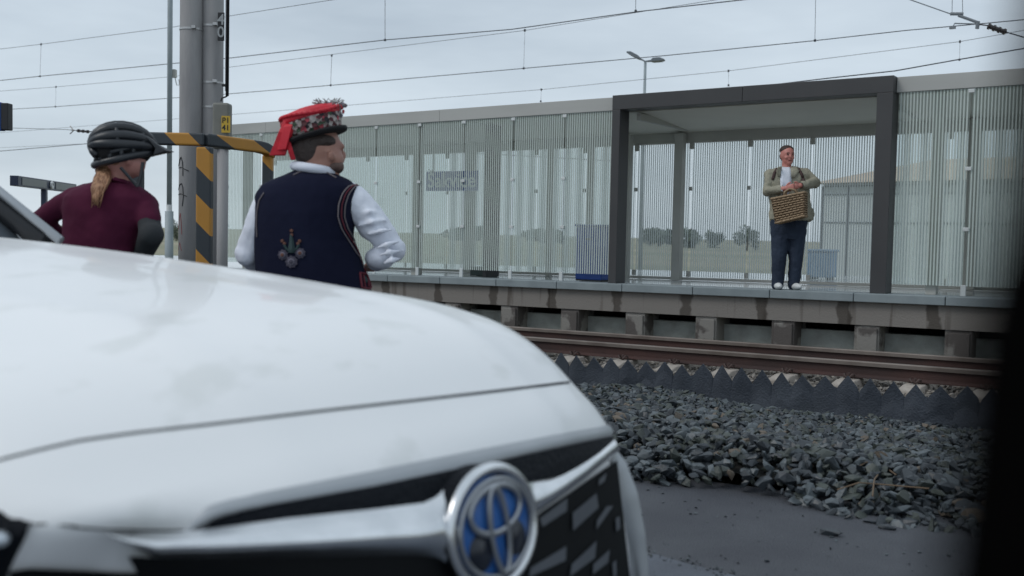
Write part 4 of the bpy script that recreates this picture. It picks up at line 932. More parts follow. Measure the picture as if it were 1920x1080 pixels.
# ---- cyclist
D1 = 4.9; k1 = D1/FPX
def P1(x, y, dd=0): return onD(x, y, D1+dd)
H1 = _R*.93+_F*.36; H1.normalize(); S1_ = Vector((H1.y, -H1.x, 0)); UP = Vector((0, 0, 1))
rows1 = [(214, 338, 26, .055), (212, 346, 44, .075), (206, 357, 68, .10), (203, 370, 80, .115), (200, 392, 80, .12), (194, 425, 72, .12), (188, 460, 66, .115), (186, 500, 66, .12), (186, 540, 74, .13), (186, 572, 72, .12)]
root1 = P1(186, 500); root1 = Vector((root1.x, root1.y, 0))
sk = MB(); rows_loft(sk, rows1, D1, .88)
limb(sk, [P1(218, 345), P1(228, 315)], [.052, .05])
hc = P1(234, 290); sk.ell(hc, H1*.100, S1_*.078, UP*.118, 18, 12); sk.ell(P1(250, 308), H1*.055, S1_*.056, UP*.062); sk.ell(P1(268, 300, .02), H1*.014, S1_*.012, UP*.016)
sk.ell(P1(240, 300, -.078), H1*.015, S1_*.01, UP*.028)
armL = [P1(136, 374), P1(76, 412, .06), P1(128, 462, .12)]; armR = [P1(274, 386), P1(284, 440, -.10), P1(262, 492, .04)]
limb(sk, armL, [.045, .035, .026]); limb(sk, armR, [.045, .036, .026])
for hb in (armL[2], armR[2]):
    sk.ell(hb+Vector((0, 0, -.03)), _R*.04, _F*.02, UP*.045)
    for j in range(4): sk.tube([hb+_R*(-.028+.018*j)+UP*-.06, hb+_R*(-.026+.018*j)+UP*-.09+_F*.012, hb+_R*(-.022+.017*j)+UP*-.115+_F*.026], [.009, .009, .007], 7)
    sk.tube([hb+_R*.03+UP*-.02, hb+_R*.055+UP*-.05], [.011, .009], 7)
hips = P1(186, 555)
legs(sk, hips-_R*.09, hips+_R*.09, [.085, .055, .038])
cyc = body_root('person', sk, SK1, tuple(root1), .012)
tag(cyc, 'cyclist seen from behind in burgundy jersey and dark helmet with blond ponytail', 'person')
M_burg = mat('burgundy_jersey', (.085, .011, .036), .85, col2=(.062, .008, .027), nscale=5, bump=.1, bscale=14, spec=.2); M_slv = mat('charcoal_sleeve', (.028, .032, .036), .9, bump=.2, bscale=20)
sm = MB(); rows_loft(sm, rows1[:8], D1, 1.0, .004); limb(sm, [P1(212, 352), P1(140, 374)], [.045, .058]); limb(sm, [P1(212, 352), P1(268, 380)], [.045, .058])
limb(sm, armL[:2], [.058, .047]); limb(sm, [armL[1], armL[1]+(armL[2]-armL[1])*.55], [.047, .044])
limb(sm, [armR[0], armR[0]+(armR[1]-armR[0])*.50], [.060, .056])
remesh(sm, 'shirt', M_burg, cyc, .011, 2, disp=(.016, .09))
sm = MB(); limb(sm, [armR[0]+(armR[1]-armR[0])*.50, armR[1], armR[1]+(armR[2]-armR[1])*.8], [.052, .058, .042]); remesh(sm, 'arm_warmer', M_slv, cyc, .011, 2)
M_short = mat('black_shorts', (.015, .016, .02), .8)
sm = MB(); rows_loft(sm, rows1[7:], D1, 1.02, .006)
for h_ in (hips-_R*.09, hips+_R*.09): limb(sm, [h_, Vector((h_.x, h_.y, h_.z*.55))], [.098, .07])
remesh(sm, 'shorts', M_short, cyc, .013, 2)
for h_ in (hips-_R*.09, hips+_R*.09):
    sm = MB(); shoe(sm, Vector((h_.x, h_.y, .085)), H1); sm.build('shoe', M_short, cyc, smooth=True)
sm = MB(); sm.tube([P1(206, 342, -.03), P1(216, 336, -.075), P1(232, 340, -.06), P1(243, 345, -.0)], .010, 8); sm.build('collar', M_burg, cyc, smooth=True)
# hair: bun under the helmet and ponytail
M_hair = mat('blond_hair', (.46, .25, .14), .55, col2=(.24, .115, .06), nscale=8, bump=.9, bscale=12, stretch=(9, 9, 1.2), ramp=(.4, .6))
sm = MB(); rr = random.Random(5)
sm.ell(P1(203, 306), H1*.055, S1_*.06, UP*.058); sm.ell(P1(194, 318, -.02), _R*.038, _F*.035, UP*.045); sm.ell(P1(222, 300), H1*.06, S1_*.083, UP*.06)
for j in range(7):
    o_ = rr.uniform(-5, 5); e_ = rr.uniform(-4, 5)
    sm.tube([P1(197+o_, 316, -.03), P1(192+o_*1.6, 336, -.08), P1(184+o_*1.3, 355, -.125), P1(178+e_*.5, 370, -.14), P1(180+e_, 384+e_*.4, -.14)], [.016, .024, .020, .013, .005], 8)
remesh(sm, 'hair', M_hair, cyc, .006, 1)
for j in range(16):
    o_ = rr.uniform(-9, 9); e_ = rr.uniform(-9, 9); sm = MB()
    sm.tube([P1(197+o_, 314+rr.uniform(-4, 6), -.04), P1(191+o_*1.5, 336, -.10), P1(184+o_*1.2, 358, -.145), P1(180+e_, 376+rr.uniform(0, 14), -.15)], [.004, .005, .004, .0015], 5); sm.build('hair_strand', M_hair, cyc, smooth=True)
# helmet
M_hel = mat('helmet_black', (.015, .018, .023), .38, col2=(.022, .025, .030), nscale=4); M_helin = mat('helmet_inner', (.004, .004, .005), .9)
hcn = P1(231, 276); tiltH = (UP*.99-H1*.08).normalized()
sm = MB(); sm.ell(hcn-H1*.055-tiltH*.03, H1*.080, S1_*.096, tiltH*.066, 20, 12); sm.ell(hcn+H1*.03-tiltH*.01, H1*.100, S1_*.098, tiltH*.05, 20, 12); sm.ell(hcn+UP*.005, H1*.132, S1_*.098, tiltH*.100, 24, 16)
hel = remesh(sm, 'helmet', M_helin, cyc, .009, 1)
def hp(phi, th, s=1.0):            # phi front(0) -> top(90) -> back(180); th sideways angle
    cth, sth = math.cos(th), math.sin(th); cp_, sp = math.cos(phi), math.sin(phi)
    return hcn+(H1*(.143*cp_)+tiltH*(.112*(sp*cth if sp > 0 else sp*.8))+S1_*(.105*sth*max(0, (1-cp_*cp_))**.35))*s
for th in (-80, -44, -6, 32, 62, 86):
    t = math.radians(th); P = [hp(math.radians(f), t) for f in range(2, 222, 14)]
    rings = []
    for i, p in enumerate(P):
        d = (P[min(i+1, len(P)-1)]-P[max(i-1, 0)]).normalized(); o_ = (p-hcn).normalized(); sd_ = d.cross(o_).normalized()
        wd = .013+.010*math.sin(math.pi*i/(len(P)-1)); rings.append([p-sd_*wd-o_*.02, p-sd_*wd*.8+o_*.006, p+o_*.012, p+sd_*wd*.8+o_*.006, p+sd_*wd-o_*.02])
    sm = MB(); sm.loft(rings); sm.build('helmet_rib', M_hel, hel, smooth=True)
for ph in (50, 100, 150):
    P = [hp(math.radians(ph), math.radians(t)) for t in range(-85, 90, 14)]; sm = MB(); sm.tube([p-(p-hcn).normalized()*.006 for p in P], .011, 8); sm.build('helmet_bridge', M_hel, hel, smooth=True)
P = []
for a_ in range(0, 361, 12):
    t = math.radians(a_); P.append(hcn+H1*.130*math.cos(t)+S1_*.101*math.sin(t)+tiltH*(-.018-.070*(1-math.cos(t))/2))
sm = MB(); sm.tube(P, .017, 10)
for i_ in range(0, 30, 2):
    c_ = P[i_]; sm.tube([c_, c_+UP*.030+(hcn-c_)*.06, c_+UP*.062+(hcn-c_)*.16+H1*.012], [.012, .011, .012], 7)
sm.tube([p+UP*.036+(hcn-p)*.06 for p in P], .012, 8)
sm.build('helmet_rim', M_hel, hel, smooth=True)
v0 = [hcn+H1*.10+S1_*s_*.09+tiltH*.045 for s_ in (-1, -.5, 0, .5, 1)]; v1 = [hcn+H1*(.225-.04*s_*s_)+S1_*s_*.058+tiltH*(-.012) for s_ in (-1, -.5, 0, .5, 1)]; v2 = [hcn+H1*.125+S1_*s_*.09+tiltH*-.035 for s_ in (-1, -.5, 0, .5, 1)]
sm = MB(); sm.loft([[a_, b_, c_, a_*.3+b_*.3+c_*.4] for a_, b_, c_ in zip(v0, v1, v2)]); sm.build('visor', M_hel, hel, smooth=False, bevel=.003)
sm = MB()
for pts_ in ([(226, 314), (244, 334), (258, 350)], [(268, 304), (264, 330), (258, 350)]): sm.tube([P1(x, y, -.096+.0006*(x-226)) for x, y in pts_], .008, 6)
sm.build('chin_strap', M_hel, hel)
# ---- man in the embroidered vest
D2 = 4.9
def P2(x, y, dd=0): return onD(x, y, D2+dd)
H2 = (_R*.90+_F*.43).normalized(); S2_ = Vector((H2.y, -H2.x, 0))
rows2 = [(588, 318, 30, .06), (588, 326, 44, .085), (586, 336, 68, .115), (583, 349, 90, .135), (578, 368, 98, .15), (572, 400, 94, .165), (570, 449, 91, .17), (580, 500, 100, .175), (588, 545, 108, .18), (588, 600, 108, .18), (588, 640, 100, .16)]
hip2 = P2(588, 625); root2 = (hip2.x, hip2.y, 0)
sk = MB(); rows_loft(sk, rows2, D2, .88)
limb(sk, [P2(588, 330), P2(594, 300)], [.068, .066])
sk.ell(P2(598, 276), H2*.104, S2_*.082, UP*.112, 20, 14); sk.ell(P2(624, 300), H2*.048, S2_*.06, UP*.062, 16, 10); sk.ell(P2(610, 307), H2*.06, S2_*.065, UP*.05)
sk.ell(P2(632, 314), H2*.026, S2_*.035, UP*.028); sk.ell(P2(645, 291, .05), H2*.014, S2_*.014, UP*.020); sk.ell(P2(642, 302, .045), H2*.012, S2_*.024, UP*.012); sk.ell(P2(638, 275, .03), H2*.018, S2_*.05, UP*.018)
sk.ell(P2(621, 292, -.078), H2*.018, S2_*.012, UP*.030); sk.ell(P2(622, 286, -.084), H2*.012, S2_*.010, UP*.014)
aR = [P2(664, 376, 0), P2(738, 468, .03), P2(706, 490, .26)]; aL = [P2(500, 388), P2(464, 478, .02), P2(500, 505, .25)]
for A in (aR, aL):
    limb(sk, A, [.06, .046, .032]); hb = A[2]; dr = (A[2]-A[1]).normalized()
    sk.ell(hb+dr*.05, dr*.05, UP*.022, _R*.04)
    for j in range(4): sk.tube([hb+dr*.08+_R*(-.03+.02*j), hb+dr*.12+_R*(-.03+.02*j)+UP*-.006, hb+dr*.145+_R*(-.028+.019*j)+UP*-.02], [.010, .010, .008], 7)
    sk.tube([hb+dr*.03+_R*.035, hb+dr*.07+_R*.06], [.012, .010], 7)
legs(sk, hip2-_R*.10, hip2+_R*.10, [.10, .065, .045])
man = body_root('person', sk, SK2, root2, .011)
tag(man, 'man seen from behind in a dark embroidered vest, white sleeves and red ribboned folk hat', 'person')
M_navy = mat('navy_wool', (.0065, .008, .022), .95, col2=(.009, .011, .028), nscale=4, bump=.12, bscale=30, spec=.15); M_linen = mat('white_linen', (.76, .79, .87), .85, col2=(.68, .71, .80), nscale=3.0, bump=.15, bscale=9)
sm = MB(); rows_loft(sm, rows2[:10], D2, 1.0, .004, 0, 2.0); vest = remesh(sm, 'vest', M_navy, man, .011, 2, disp=(.010, .13))
sm = MB(); limb(sm, [P2(650, 366), aR[0], aR[0]+(aR[1]-aR[0])*.5, aR[1], aR[2]], [.066, .074, .076, .060, .052]); sm.ell(P2(712, 484, .05), _R*.07, _F*.09, UP*.055)
for (xa, ya, xb, yb, r_) in ((700, 468, 752, 452, .016), (706, 480, 758, 470, .014), (690, 440, 742, 430, .013), (716, 496, 752, 484, .015), (672, 400, 712, 398, .010), (668, 425, 728, 412, .011)): sm.tube([P2(xa, ya, -.055), P2((xa+xb)/2, (ya+yb)/2-2, -.075), P2(xb, yb, -.03)], [.004, r_, .004], 8)
remesh(sm, 'sleeve', M_linen, man, .009, 1, disp=(.022, .10))
sm = MB(); limb(sm, [P2(508, 376), aL[0], aL[0]+(aL[1]-aL[0])*.5, aL[1], aL[2]], [.06, .068, .068, .060, .05]); remesh(sm, 'sleeve', M_linen, man, .009, 1, disp=(.020, .10))
sm = MB(); P = []
for t in range(0, 361, 20):
    a_ = math.radians(t); P.append(P2(588, 317)+_R*.088*math.cos(a_)+_F*.085*math.sin(a_)+UP*(.006*math.cos(a_)*-2))
sm.tube(P, .022, 10); sm.build('collar', M_linen, man, smooth=True)
M_trous = mat('dark_trousers', (.02, .02, .03), .85)
sm = MB(); rows_loft(sm, rows2[9:], D2, 1.03, .006)
for h_ in (hip2-_R*.10, hip2+_R*.10): limb(sm, [h_, Vector((h_.x, h_.y, h_.z*.52)), Vector((h_.x, h_.y, .14))], [.115, .08, .062])
remesh(sm, 'trousers', M_trous, man, .013, 2)
for h_ in (hip2-_R*.10, hip2+_R*.10):
    sm = MB(); shoe(sm, Vector((h_.x, h_.y, .085)), H2); sm.build('shoe', M_blk, man, smooth=True)
# armhole piping, neckline, embroidery lie on the vest
bv = bvh_of(vest)
M_pb = mat('piping_beige', (.16, .14, .15), .8); M_pr = mat('piping_red', (.11, .012, .025), .8); M_red = mat('ribbon_red', (.62, .012, .03), .55, col2=(.42, .008, .022), nscale=7, bump=.4, bscale=12)
pathR = [(672, 346), (655, 350), (644, 364), (637, 385), (636, 408), (643, 430), (655, 450), (670, 474), (684, 492), (690, 510)]
pathL = [(494, 362), (485, 376), (481, 396), (480, 420), (481, 445)]
for nm, pth, off, r_, mt in (('piping', pathR, -3, .0032, M_pb), ('piping', pathR, 3, .0036, M_pr), ('piping', pathR, 9, .0032, M_pb), ('piping', pathL, 2, .003, M_pb)):
    sm = MB(); sm.tube([hit(bv, x+off, y, .004)[0] for x, y in resample(pth, 26)], r_, 7); sm.build(nm, mt, vest, smooth=True)
sm = MB(); sm.tube([hit(bv, x, y, .003)[0] for x, y in resample([(550, 329), (565, 322), (588, 320), (612, 324), (630, 334)], 14)], .0035, 6); sm.build('neck_trim', M_pb, vest)
M_eg = mat('thread_green', (.018, .042, .045), .8); M_eo = mat('thread_orange', (.12, .05, .035), .8); M_ew = mat('thread_pale', (.16, .15, .19), .8); M_ev = mat('thread_violet', (.055, .05, .075), .8)
emb = MB(); emb.tube([hit(bv, x, y, .003)[0] for x, y in resample([(546, 440), (547, 455), (547, 474)], 8)], [.006, .008, .010, .012, .014, .016, .018, .016], 6)
for s_ in (-1, 1): emb.tube([hit(bv, x, y, .003)[0] for x, y in resample([(547, 474), (547+s_*10, 466), (547+s_*14, 458)], 6)], .006, 6)
emb.build('embroidered_stem', M_eg, vest)
def flat_disc(x, y, r, mt, nm, parent, lift=.003):
    c, n_ = hit(bv, x, y, lift); u = n_.orthogonal().normalized(); v = n_.cross(u); sm = MB()
    sm.loft([[c+(u*math.cos(6.2832*k/18)+v*math.sin(6.2832*k/18))*r*(1+.10*math.cos(k*6.2832*9/18))*f+n_*h for k in range(18)] for f, h in ((1, -.004), (1, .002), (.6, .004), (.05, .004))]); return sm.build(nm, mt, parent)
for x, y, r in ((531, 478, .023), (563, 475, .023), (547, 491, .027)):
    d1 = flat_disc(x, y, r, M_ev, 'rosette', vest, .003); flat_disc(x, y, r*.55, M_ew, 'rosette_petals', vest, .007); flat_disc(x, y, r*.36, M_ev if r > .025 else M_eo, 'rosette_centre', vest, .011)
for x, y in ((547, 433), (530, 452), (562, 452), (534, 457), (559, 457), (547, 441)): flat_disc(x, y, .0075, M_eo, 'embroidered_leaf', vest, .004)
flat_disc(684, 524, .016, M_eg, 'hem_patch', vest, .004)
sm = MB(); sm.tube([hit(bv, x, y, .004)[0] for x, y in resample([(674, 512), (678, 540), (694, 542), (693, 516), (674, 512)], 18)], .006, 6); sm.tube([hit(bv, x, y, .004)[0] for x, y in resample([(680, 516), (684, 538)], 6)], .005, 6); sm.tube([hit(bv, x, y, .004)[0] for x, y in resample([(688, 516), (690, 538)], 6)], .005, 6); sm.build('hem_embroidery', M_pr, vest)
# hair, beard
M_dh = mat('dark_hair', (.035, .025, .022), .7, col2=(.055, .04, .035), nscale=20, bump=.5, bscale=60)
sm = MB(); sm.ell(P2(580, 275, -.012), H2*.080, S2_*.086, UP*.092, 18, 12); sm.ell(P2(574, 296, 0), H2*.045, S2_*.070, UP*.040); sm.ell(P2(600, 266, -.01), H2*.08, S2_*.084, UP*.045)
remesh(sm, 'hair', M_dh, man, .009, 2)
M_brd = mat('stubble', (.10, .065, .055), .8, col2=(.16, .10, .085), nscale=40)
sm = MB(); sm.ell(P2(633, 313, .0), H2*.028, S2_*.050, UP*.032); sm.ell(P2(624, 312, -.012), H2*.034, S2_*.0545, UP*.028); remesh(sm, 'beard', M_brd, man, .007, 2)
# hat
B0, B1 = P2(536, 272), P2(650, 240)
hx = (B1-B0); hL = hx.length/2; hx.normalize(); hy = (_F-hx*_F.dot(hx)).normalized(); hz_ = hx.cross(hy).normalized()
if hz_.z < 0: hz_ = -hz_
hcx = (B0+B1)/2+hy*0
def hatp(a_, rx, ry, h): return hcx+hx*rx*math.cos(a_)+hy*ry*math.sin(a_)+hz_*h
def hat_rings(spec, name, mt, parent, wob=0):
    sm = MB(); sm.loft([[hatp(6.28318*k/40, rx+wob*math.sin(k*1.7+h*40), ry, h) for k in range(40)] for rx, ry, h in spec]); return sm.build(name, mt, parent, smooth=True)
M_felt = mat('black_felt', (.006, .006, .008), .85)
def flower_mat():
    m = bpy.data.materials.new('flower_trim'); m.use_nodes = True; n = m.node_tree.nodes; l = m.node_tree.links; p = n['Principled BSDF']; p.inputs['Roughness'].default_value = .8
    t = n.new('ShaderNodeTexCoord'); v = n.new('ShaderNodeTexVoronoi'); v.inputs['Scale'].default_value = 60; l.new(t.outputs['Object'], v.inputs['Vector'])
    s_ = n.new('ShaderNodeSeparateColor'); l.new(v.outputs['Color'], s_.inputs[0]); r = n.new('ShaderNodeValToRGB'); r.color_ramp.interpolation = 'CONSTANT'
    e = r.color_ramp.elements; e[0].color = (.30, .25, .24, 1); e[1].position = .30; e[1].color = (.10, .03, .035, 1)
    for pos, c in ((.48, (.36, .05, .07, 1)), (.60, (.05, .08, .05, 1)), (.74, (.42, .38, .36, 1)), (.88, (.02, .02, .025, 1))): q = e.new(pos); q.color = c
    l.new(s_.outputs[0], r.inputs[0]); l.new(r.outputs[0], p.inputs['Base Color']); b = n.new('ShaderNodeBump'); b.inputs['Strength'].default_value = 1; b.inputs['Distance'].default_value = .01
    l.new(v.outputs['Distance'], b.inputs['Height']); l.new(b.outputs[0], p.inputs['Normal']); return m
M_flo = flower_mat()
hat = hat_rings([(hL*.86, .100, -.008), (hL*.98, .125, -.008), (hL*1.03, .135, .002), (hL*1.02, .135, .012), (hL*.92, .12, .009), (hL*.8, .10, .008)], 'hat', M_felt, man)
hat_rings([(hL*.78, .102, .003), (hL*.86, .112, .02), (hL*.91, .120, .05), (hL*.95, .124, .085), (hL*.80, .10, .09)], 'flower_band', M_flo, hat, .003)
hat_rings([(hL*.90, .116, .075), (hL*.965, .127, .082), (hL*.95, .124, .104), (hL*.80, .102, .124), (hL*.4, .05, .136), (hL*.05, .02, .138)], 'hat_crown', M_red, hat, .005)
def ribbon(pts_, w0, w1, name='ribbon'):
    rings = []; n_ = len(pts_)
    for i, p in enumerate(pts_):
        w_ = w0+(w1-w0)*i/(n_-1); rings.append([p-_R*w_-_F*.004, p+_R*w_-_F*.008+UP*.006, p+_R*w_+_F*.006, p-_R*w_+_F*.01])
    sm = MB(); sm.loft(rings); sm.build(name, M_red, hat, bevel=.002)
ribbon([P2(560, 218, -.05), P2(545, 228, -.085), P2(536, 248, -.09), P2(528, 270, -.08), P2(520, 292, -.07)], .030, .036)
ribbon([P2(556, 222, -.07), P2(540, 238, -.10), P2(534, 262, -.10), P2(528, 282, -.095)], .02, .02)
ribbon([P2(540, 268, -.08), P2(545, 284, -.08), P2(550, 300, -.07)], .012, .011)
sm = MB()
for k in range(15): sm.tube([hatp(a_, hL*.95, .125, .102+.012*math.sin(a_*2+.6)) for a_ in [math.pi*(1.05+.06*k), math.pi*(1.05+.06*k+.07)]], .009, 8)
sm.build('ribbon_band', M_red, hat, smooth=True)
# posy on top
for k in range(34):
    a_ = rr.uniform(0, 6.28); c = P2(rr.uniform(600, 646), rr.uniform(194, 218), rr.uniform(-.06, .06)); 
    if k < 20:
        sm = MB(); sm.ell(c, _R*rr.uniform(.006, .014), _F*.01, UP*rr.uniform(.006, .014), 8, 6); sm.build('flower', random.Random(k).choice([M_ew, M_pb, M_red, M_ev, M_ew, M_eg]), hat)
sm = MB()
for k in range(90):
    b0_ = P2(rr.uniform(596, 640), rr.uniform(208, 222), rr.uniform(-.04, .04)); tip = P2(rr.uniform(585, 650), rr.uniform(183, 204), rr.uniform(-.08, .08)); sm.tube([b0_, (b0_+tip)/2+UP*.01, tip], [.003, .0028, .0018], 4)
M_spr = mat('dry_sprigs', (.34, .33, .34), .8, col2=(.16, .16, .15), nscale=60); sm.build('sprigs', M_spr, hat)
sm = MB()
for k in range(9): sm.tube([P2(rr.uniform(586, 606), 210, -.03), P2(rr.uniform(578, 604), rr.uniform(196, 204), -.02)], [.004, .002], 4)
sm.build('sprigs', M_spr, hat)
# ---- man with the basket, on the platform
bx_, by_ = 1473, 538
Y3 = 13.36; c3 = onY(bx_, by_, Y3); zfl = PZ+G*c3.x; D3 = (c3-EYE).dot(CF)
# shift so the soles meet the deck
dlt = (c3.z-zfl)/(D3/FPX)
def P3(x, y, dd=0): return onD(x, y+dlt, D3+dd)
K3 = D3/FPX; root3 = P3(1473, 540); root3 = (root3.x, root3.y, zfl)
jr = [(1475, 309, 14, .06), (1475, 314, 26, .09), (1476, 321, 35, .115), (1478, 338, 36, .13), (1480, 358, 36, .14), (1482, 385, 37, .15), (1484, 408, 39, .145)]
jeans_rows = [(1480, 395, 34, .13), (1479, 412, 34, .13), (1478, 432, 33, .13), (1478, 444, 31, .12)]
Lg = [P3(1463, 438), P3(1460, 486, -.03), P3(1458, 529, 0)]; Rg = [P3(1493, 438), P3(1492, 484, -.03), P3(1488, 529, 0)]
sk = MB(); rows_loft(sk, jr[:-1]+[(1481, 408, 31, .12), (1479, 432, 31, .12)], D3, .84, 0, dlt); limb(sk, Lg, [.085, .06, .045]); limb(sk, Rg, [.085, .06, .045])
limb(sk, [P3(1475, 315), P3(1475, 300)], [.06, .06])
hd = P3(1476, 288); HF = (-_F+_R*.18).normalized(); HS = Vector((HF.y, -HF.x, 0))
sk.ell(hd+UP*.02, HF*.100, HS*.088, UP*.115, 20, 14); sk.ell(hd+HF*.02-UP*.055, HF*.075, HS*.068, UP*.07); sk.ell(hd+HF*.065-UP*.09, HF*.03, HS*.035, UP*.03)
sk.ell(hd+HF*.105-UP*.01, HF*.018, HS*.015, UP*.026); sk.ell(hd+HF*.09-UP*.052, HF*.012, HS*.028, UP*.008)
sk.ell(hd+HF*.085+UP*.035, HF*.016, HS*.055, UP*.010)
for s_ in (-1, 1): sk.ell(hd+HS*.082*s_-UP*.005, HF*.02, HS*.010, UP*.032); sk.ell(hd+HF*.07+HS*.04*s_-UP*.025, HF*.025, HS*.028, UP*.025)
wL, wR = P3(1470, 349, -.30), P3(1500, 343, -.30); A3L = [P3(1444, 323), P3(1439, 354, -.05), wL]; A3R = [P3(1510, 322), P3(1528, 338, -.06), wR]
limb(sk, A3L, [.055, .045, .032]); limb(sk, A3R, [.055, .045, .032])
for wst, tgt, s_ in ((wL, P3(1486, 345, -.36), 1), (wR, P3(1482, 347, -.34), -1)):
    dr = (tgt-wst).normalized(); up_ = UP; sk.ell(wst+dr*.05, dr*.055, _F*.022, up_*.042, 12, 8)
    for j in range(4):
        b0_ = wst+dr*.09+up_*(.030-.020*j); sk.tube([b0_, b0_+dr*.035+_F*-.012, b0_+dr*.05+_F*.012-up_*.012, b0_+dr*.035+_F*.03-up_*.015], [.0105, .0105, .0095, .0085], 7)
    sk.tube([wst+dr*.03+up_*.035, wst+dr*.06+up_*.058+_F*-.01, wst+dr*.095+up_*.06], [.013, .012, .010], 7)
pm = body_root('person', sk, SK3, root3, .0085)
tag(pm, 'man in a sage jacket and jeans standing on the platform holding a wicker basket', 'person')
M_sage = mat('sage_jacket', (.33, .315, .245), .85, col2=(.27, .258, .20), nscale=5, bump=.5, bscale=12); M_jean = mat('dark_jeans', (.012, .022, .045), .85, col2=(.02, .033, .06), nscale=4, bump=.3, bscale=20); M_tee = mat('white_tee', (.66, .70, .78), .85, bump=.2, bscale=14); M_shoe = mat('white_trainers', (.66, .68, .68), .6)
sm = MB(); rows_loft(sm, jr, D3, 1.0, .012, dlt); limb(sm, [P3(1484, 318), A3R[0], A3R[1], A3R[1]+(A3R[2]-A3R[1])*.82], [.08, .082, .075, .052]); limb(sm, [P3(1468, 318), A3L[0], A3L[1], A3L[1]+(A3L[2]-A3L[1])*.80], [.08, .078, .068, .052])
sm.ell(P3(1517, 398, .02), _R*.07, _F*.06, UP*.10); sm.ell(P3(1449, 398, .02), _R*.05, _F*.08, UP*.12)
jk = remesh(sm, 'jacket', M_sage, pm, .010, 2, disp=(.025, .07)); bvj = bvh_of(jk)
def hj(x, y, lift): 
    d = (P3(x, y)-EYE).normalized(); h = bvj.ray_cast(EYE, d)
    return (h[0] if h[0] is not None else P3(x, y, -.15))-d*lift
def patch(poly_rows, name, mt, th=.012):
    sm = MB(); n_ = 5; V = []
    for (xa, xb_, y) in poly_rows:
        V += [hj(xa+(xb_-xa)*k/(n_-1), y, th) for k in range(n_)]
    sm.add(V, [(i*n_+k, i*n_+k+1, (i+1)*n_+k+1, (i+1)*n_+k) for i in range(len(poly_rows)-1) for k in range(n_-1)])
    o = sm.build(name, mt, pm, smooth=True, fix=False); sd = o.modifiers.new('s', 'SOLIDIFY'); sd.thickness = .012; sd.offset = 0; return o
patch([(1466, 1482, 309), (1464, 1483, 318), (1463, 1484, 330), (1464, 1484, 342), (1466, 1480, 352), (1464, 1478, 364)], 'tshirt', M_tee)
patch([(1459, 1466, 308), (1455, 1464, 316), (1459, 1463, 326)], 'lapel', M_sage, .024); patch([(1483, 1494, 308), (1483, 1499, 316), (1484, 1490, 328)], 'lapel', M_sage, .024)
M_strap = mat('strap_brown', (.06, .03, .028), .7)
for pth in ([(1497, 312), (1503, 322), (1507, 334)], [(1457, 312), (1452, 320), (1449, 332)]):
    sm = MB(); sm.tube([hj(x, y, .006) for x, y in resample(pth, 8)], .02, 8); sm.build('backpack_strap', M_strap, pm, smooth=True)
sm = MB(); sm.tube([wR-(wR-A3R[1]).normalized()*.02-_R*.0, wR+(A3R[1]-wR).normalized()*.01], .038, 12); sm.build('wristband', M_blk, pm)
sm = MB(); rows_loft(sm, jeans_rows, D3, 1.0, .004, dlt); limb(sm, Lg, [.118, .092, .078]); limb(sm, Rg, [.118, .090, .076]); remesh(sm, 'jeans', M_jean, pm, .010, 2, disp=(.02, .08))
for a_, sx in ((Lg[2], -.12), (Rg[2], .22)):
    f = (-_F+_R*sx).normalized(); s_ = Vector((f.y, -f.x, 0)); c = Vector((a_.x, a_.y, zfl)); sm = MB()
    sm.ell(c+f*.06+UP*.045, f*.150, s_*.052, UP*.045, 16, 10); sm.ell(c+UP*.07, f*.06, s_*.05, UP*.05, 12, 8); sh_ = sm.build('shoe', M_shoe, pm, smooth=True)
M_h3 = mat('brown_hair', (.05, .03, .025), .7, bump=.5, bscale=50)
sm = MB(); sm.ell(hd+UP*.078-HF*.020, HF*.096, HS*.090, UP*.066, 18, 12); sm.ell(hd-HF*.05, HF*.055, HS*.082, UP*.07); remesh(sm, 'hair', M_h3, pm, .008, 2)
for s_ in (-1, 1):
    sm = MB(); sm.ell(hd+HF*.094+HS*.032*s_+UP*.014, HF*.006, HS*.014, UP*.006); sm.build('eye', M_blk, pm)
    sm = MB(); sm.tube([hd+HF*.098+HS*.016*s_+UP*.036, hd+HF*.094+HS*.05*s_+UP*.036], .005, 6); sm.build('eyebrow', M_h3, pm)
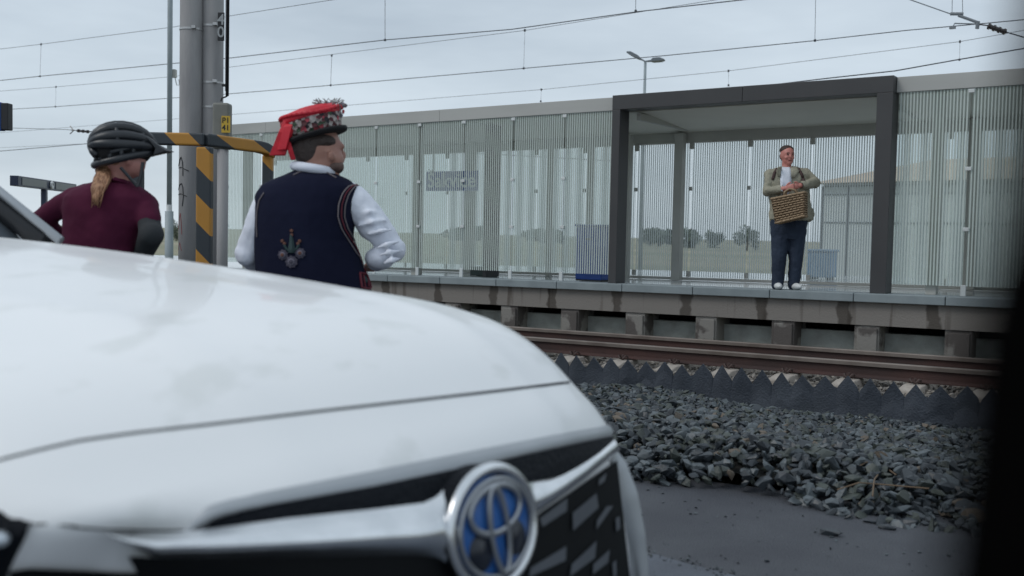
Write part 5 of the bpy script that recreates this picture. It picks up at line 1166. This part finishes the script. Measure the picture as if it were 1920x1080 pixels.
sm = MB(); sm.tube([hd+HF*.093-HS*.026-UP*.054, hd+HF*.103-UP*.057, hd+HF*.093+HS*.026-UP*.054], .005, 6); sm.build('mouth', mat('lip_red', (.20, .04, .04), .5), pm)
# basket
M_wick = mat('wicker', (.36, .255, .16), .75, col2=(.27, .185, .11), nscale=30, bump=.5, bscale=60); M_wickd = mat('wicker_dark', (.085, .05, .025), .85)
Fd = -.50
TL, TR, BL_, BR_ = P3(1447, 368, Fd+.08), P3(1507, 356, Fd), P3(1455, 413, Fd+.08), P3(1507, 400, Fd)
dpt = (_F*.24+_R*.105)
bk = empty('basket', tuple((BL_+BR_)/2+dpt*.5)); tag(bk, 'brown wicker basket held in front of the man on the platform', 'basket')
ctr = (TL+TR+BL_+BR_)/4+dpt*.5
sm = MB(); cs = [TL, TR, BR_, BL_]; sm.prism([c+(ctr-c)*.05 for c in cs], dpt*.93); sm.build('basket_lining', M_wickd, bk)
sm = MB(); NR = 10
for i in range(NR+1):
    t = i/NR; a0 = TL+(BL_-TL)*t; a1 = TR+(BR_-TR)*t; loop = []
    for (p, q) in ((a0, a1), (a1, a1+dpt), (a1+dpt, a0+dpt), (a0+dpt, a0)):
        for k in range(14): 
            c = p+(q-p)*k/14; o_ = (c-ctr); o_.z = 0; loop.append(c+o_.normalized()*(.006*(-1)**(k+i)))
    loop.append(loop[0]); sm.tube(loop, .0165 if i in (0, NR) else .0115, 6)
sm.build('weave', M_wick, bk, smooth=True)
for o_ in (Vector((0, 0, 0)), dpt):
    for k in range(9): sm = MB(); a0 = TL+(TR-TL)*k/8+o_; sm.tube([a0, BL_+(BR_-BL_)*k/8+o_], .010, 6); sm.build('stake', M_wickd, bk)
for o_ in (.25, .75):
    sm = MB(); c0_ = TL+(TR-TL)*.36+dpt*o_; c1_ = TL+(TR-TL)*.76+dpt*o_; u_ = (TL-BL_).normalized(); top_ = P3(1484, 350, -.36)
    m_ = (c0_+c1_)/2; sm.tube([c0_, c0_+(m_-c0_)*.2+u_*.06, m_+u_*.085, c1_+(m_-c1_)*.2+u_*.06, c1_], .012, 8); sm.build('basket_handle', M_wick, bk, smooth=True)
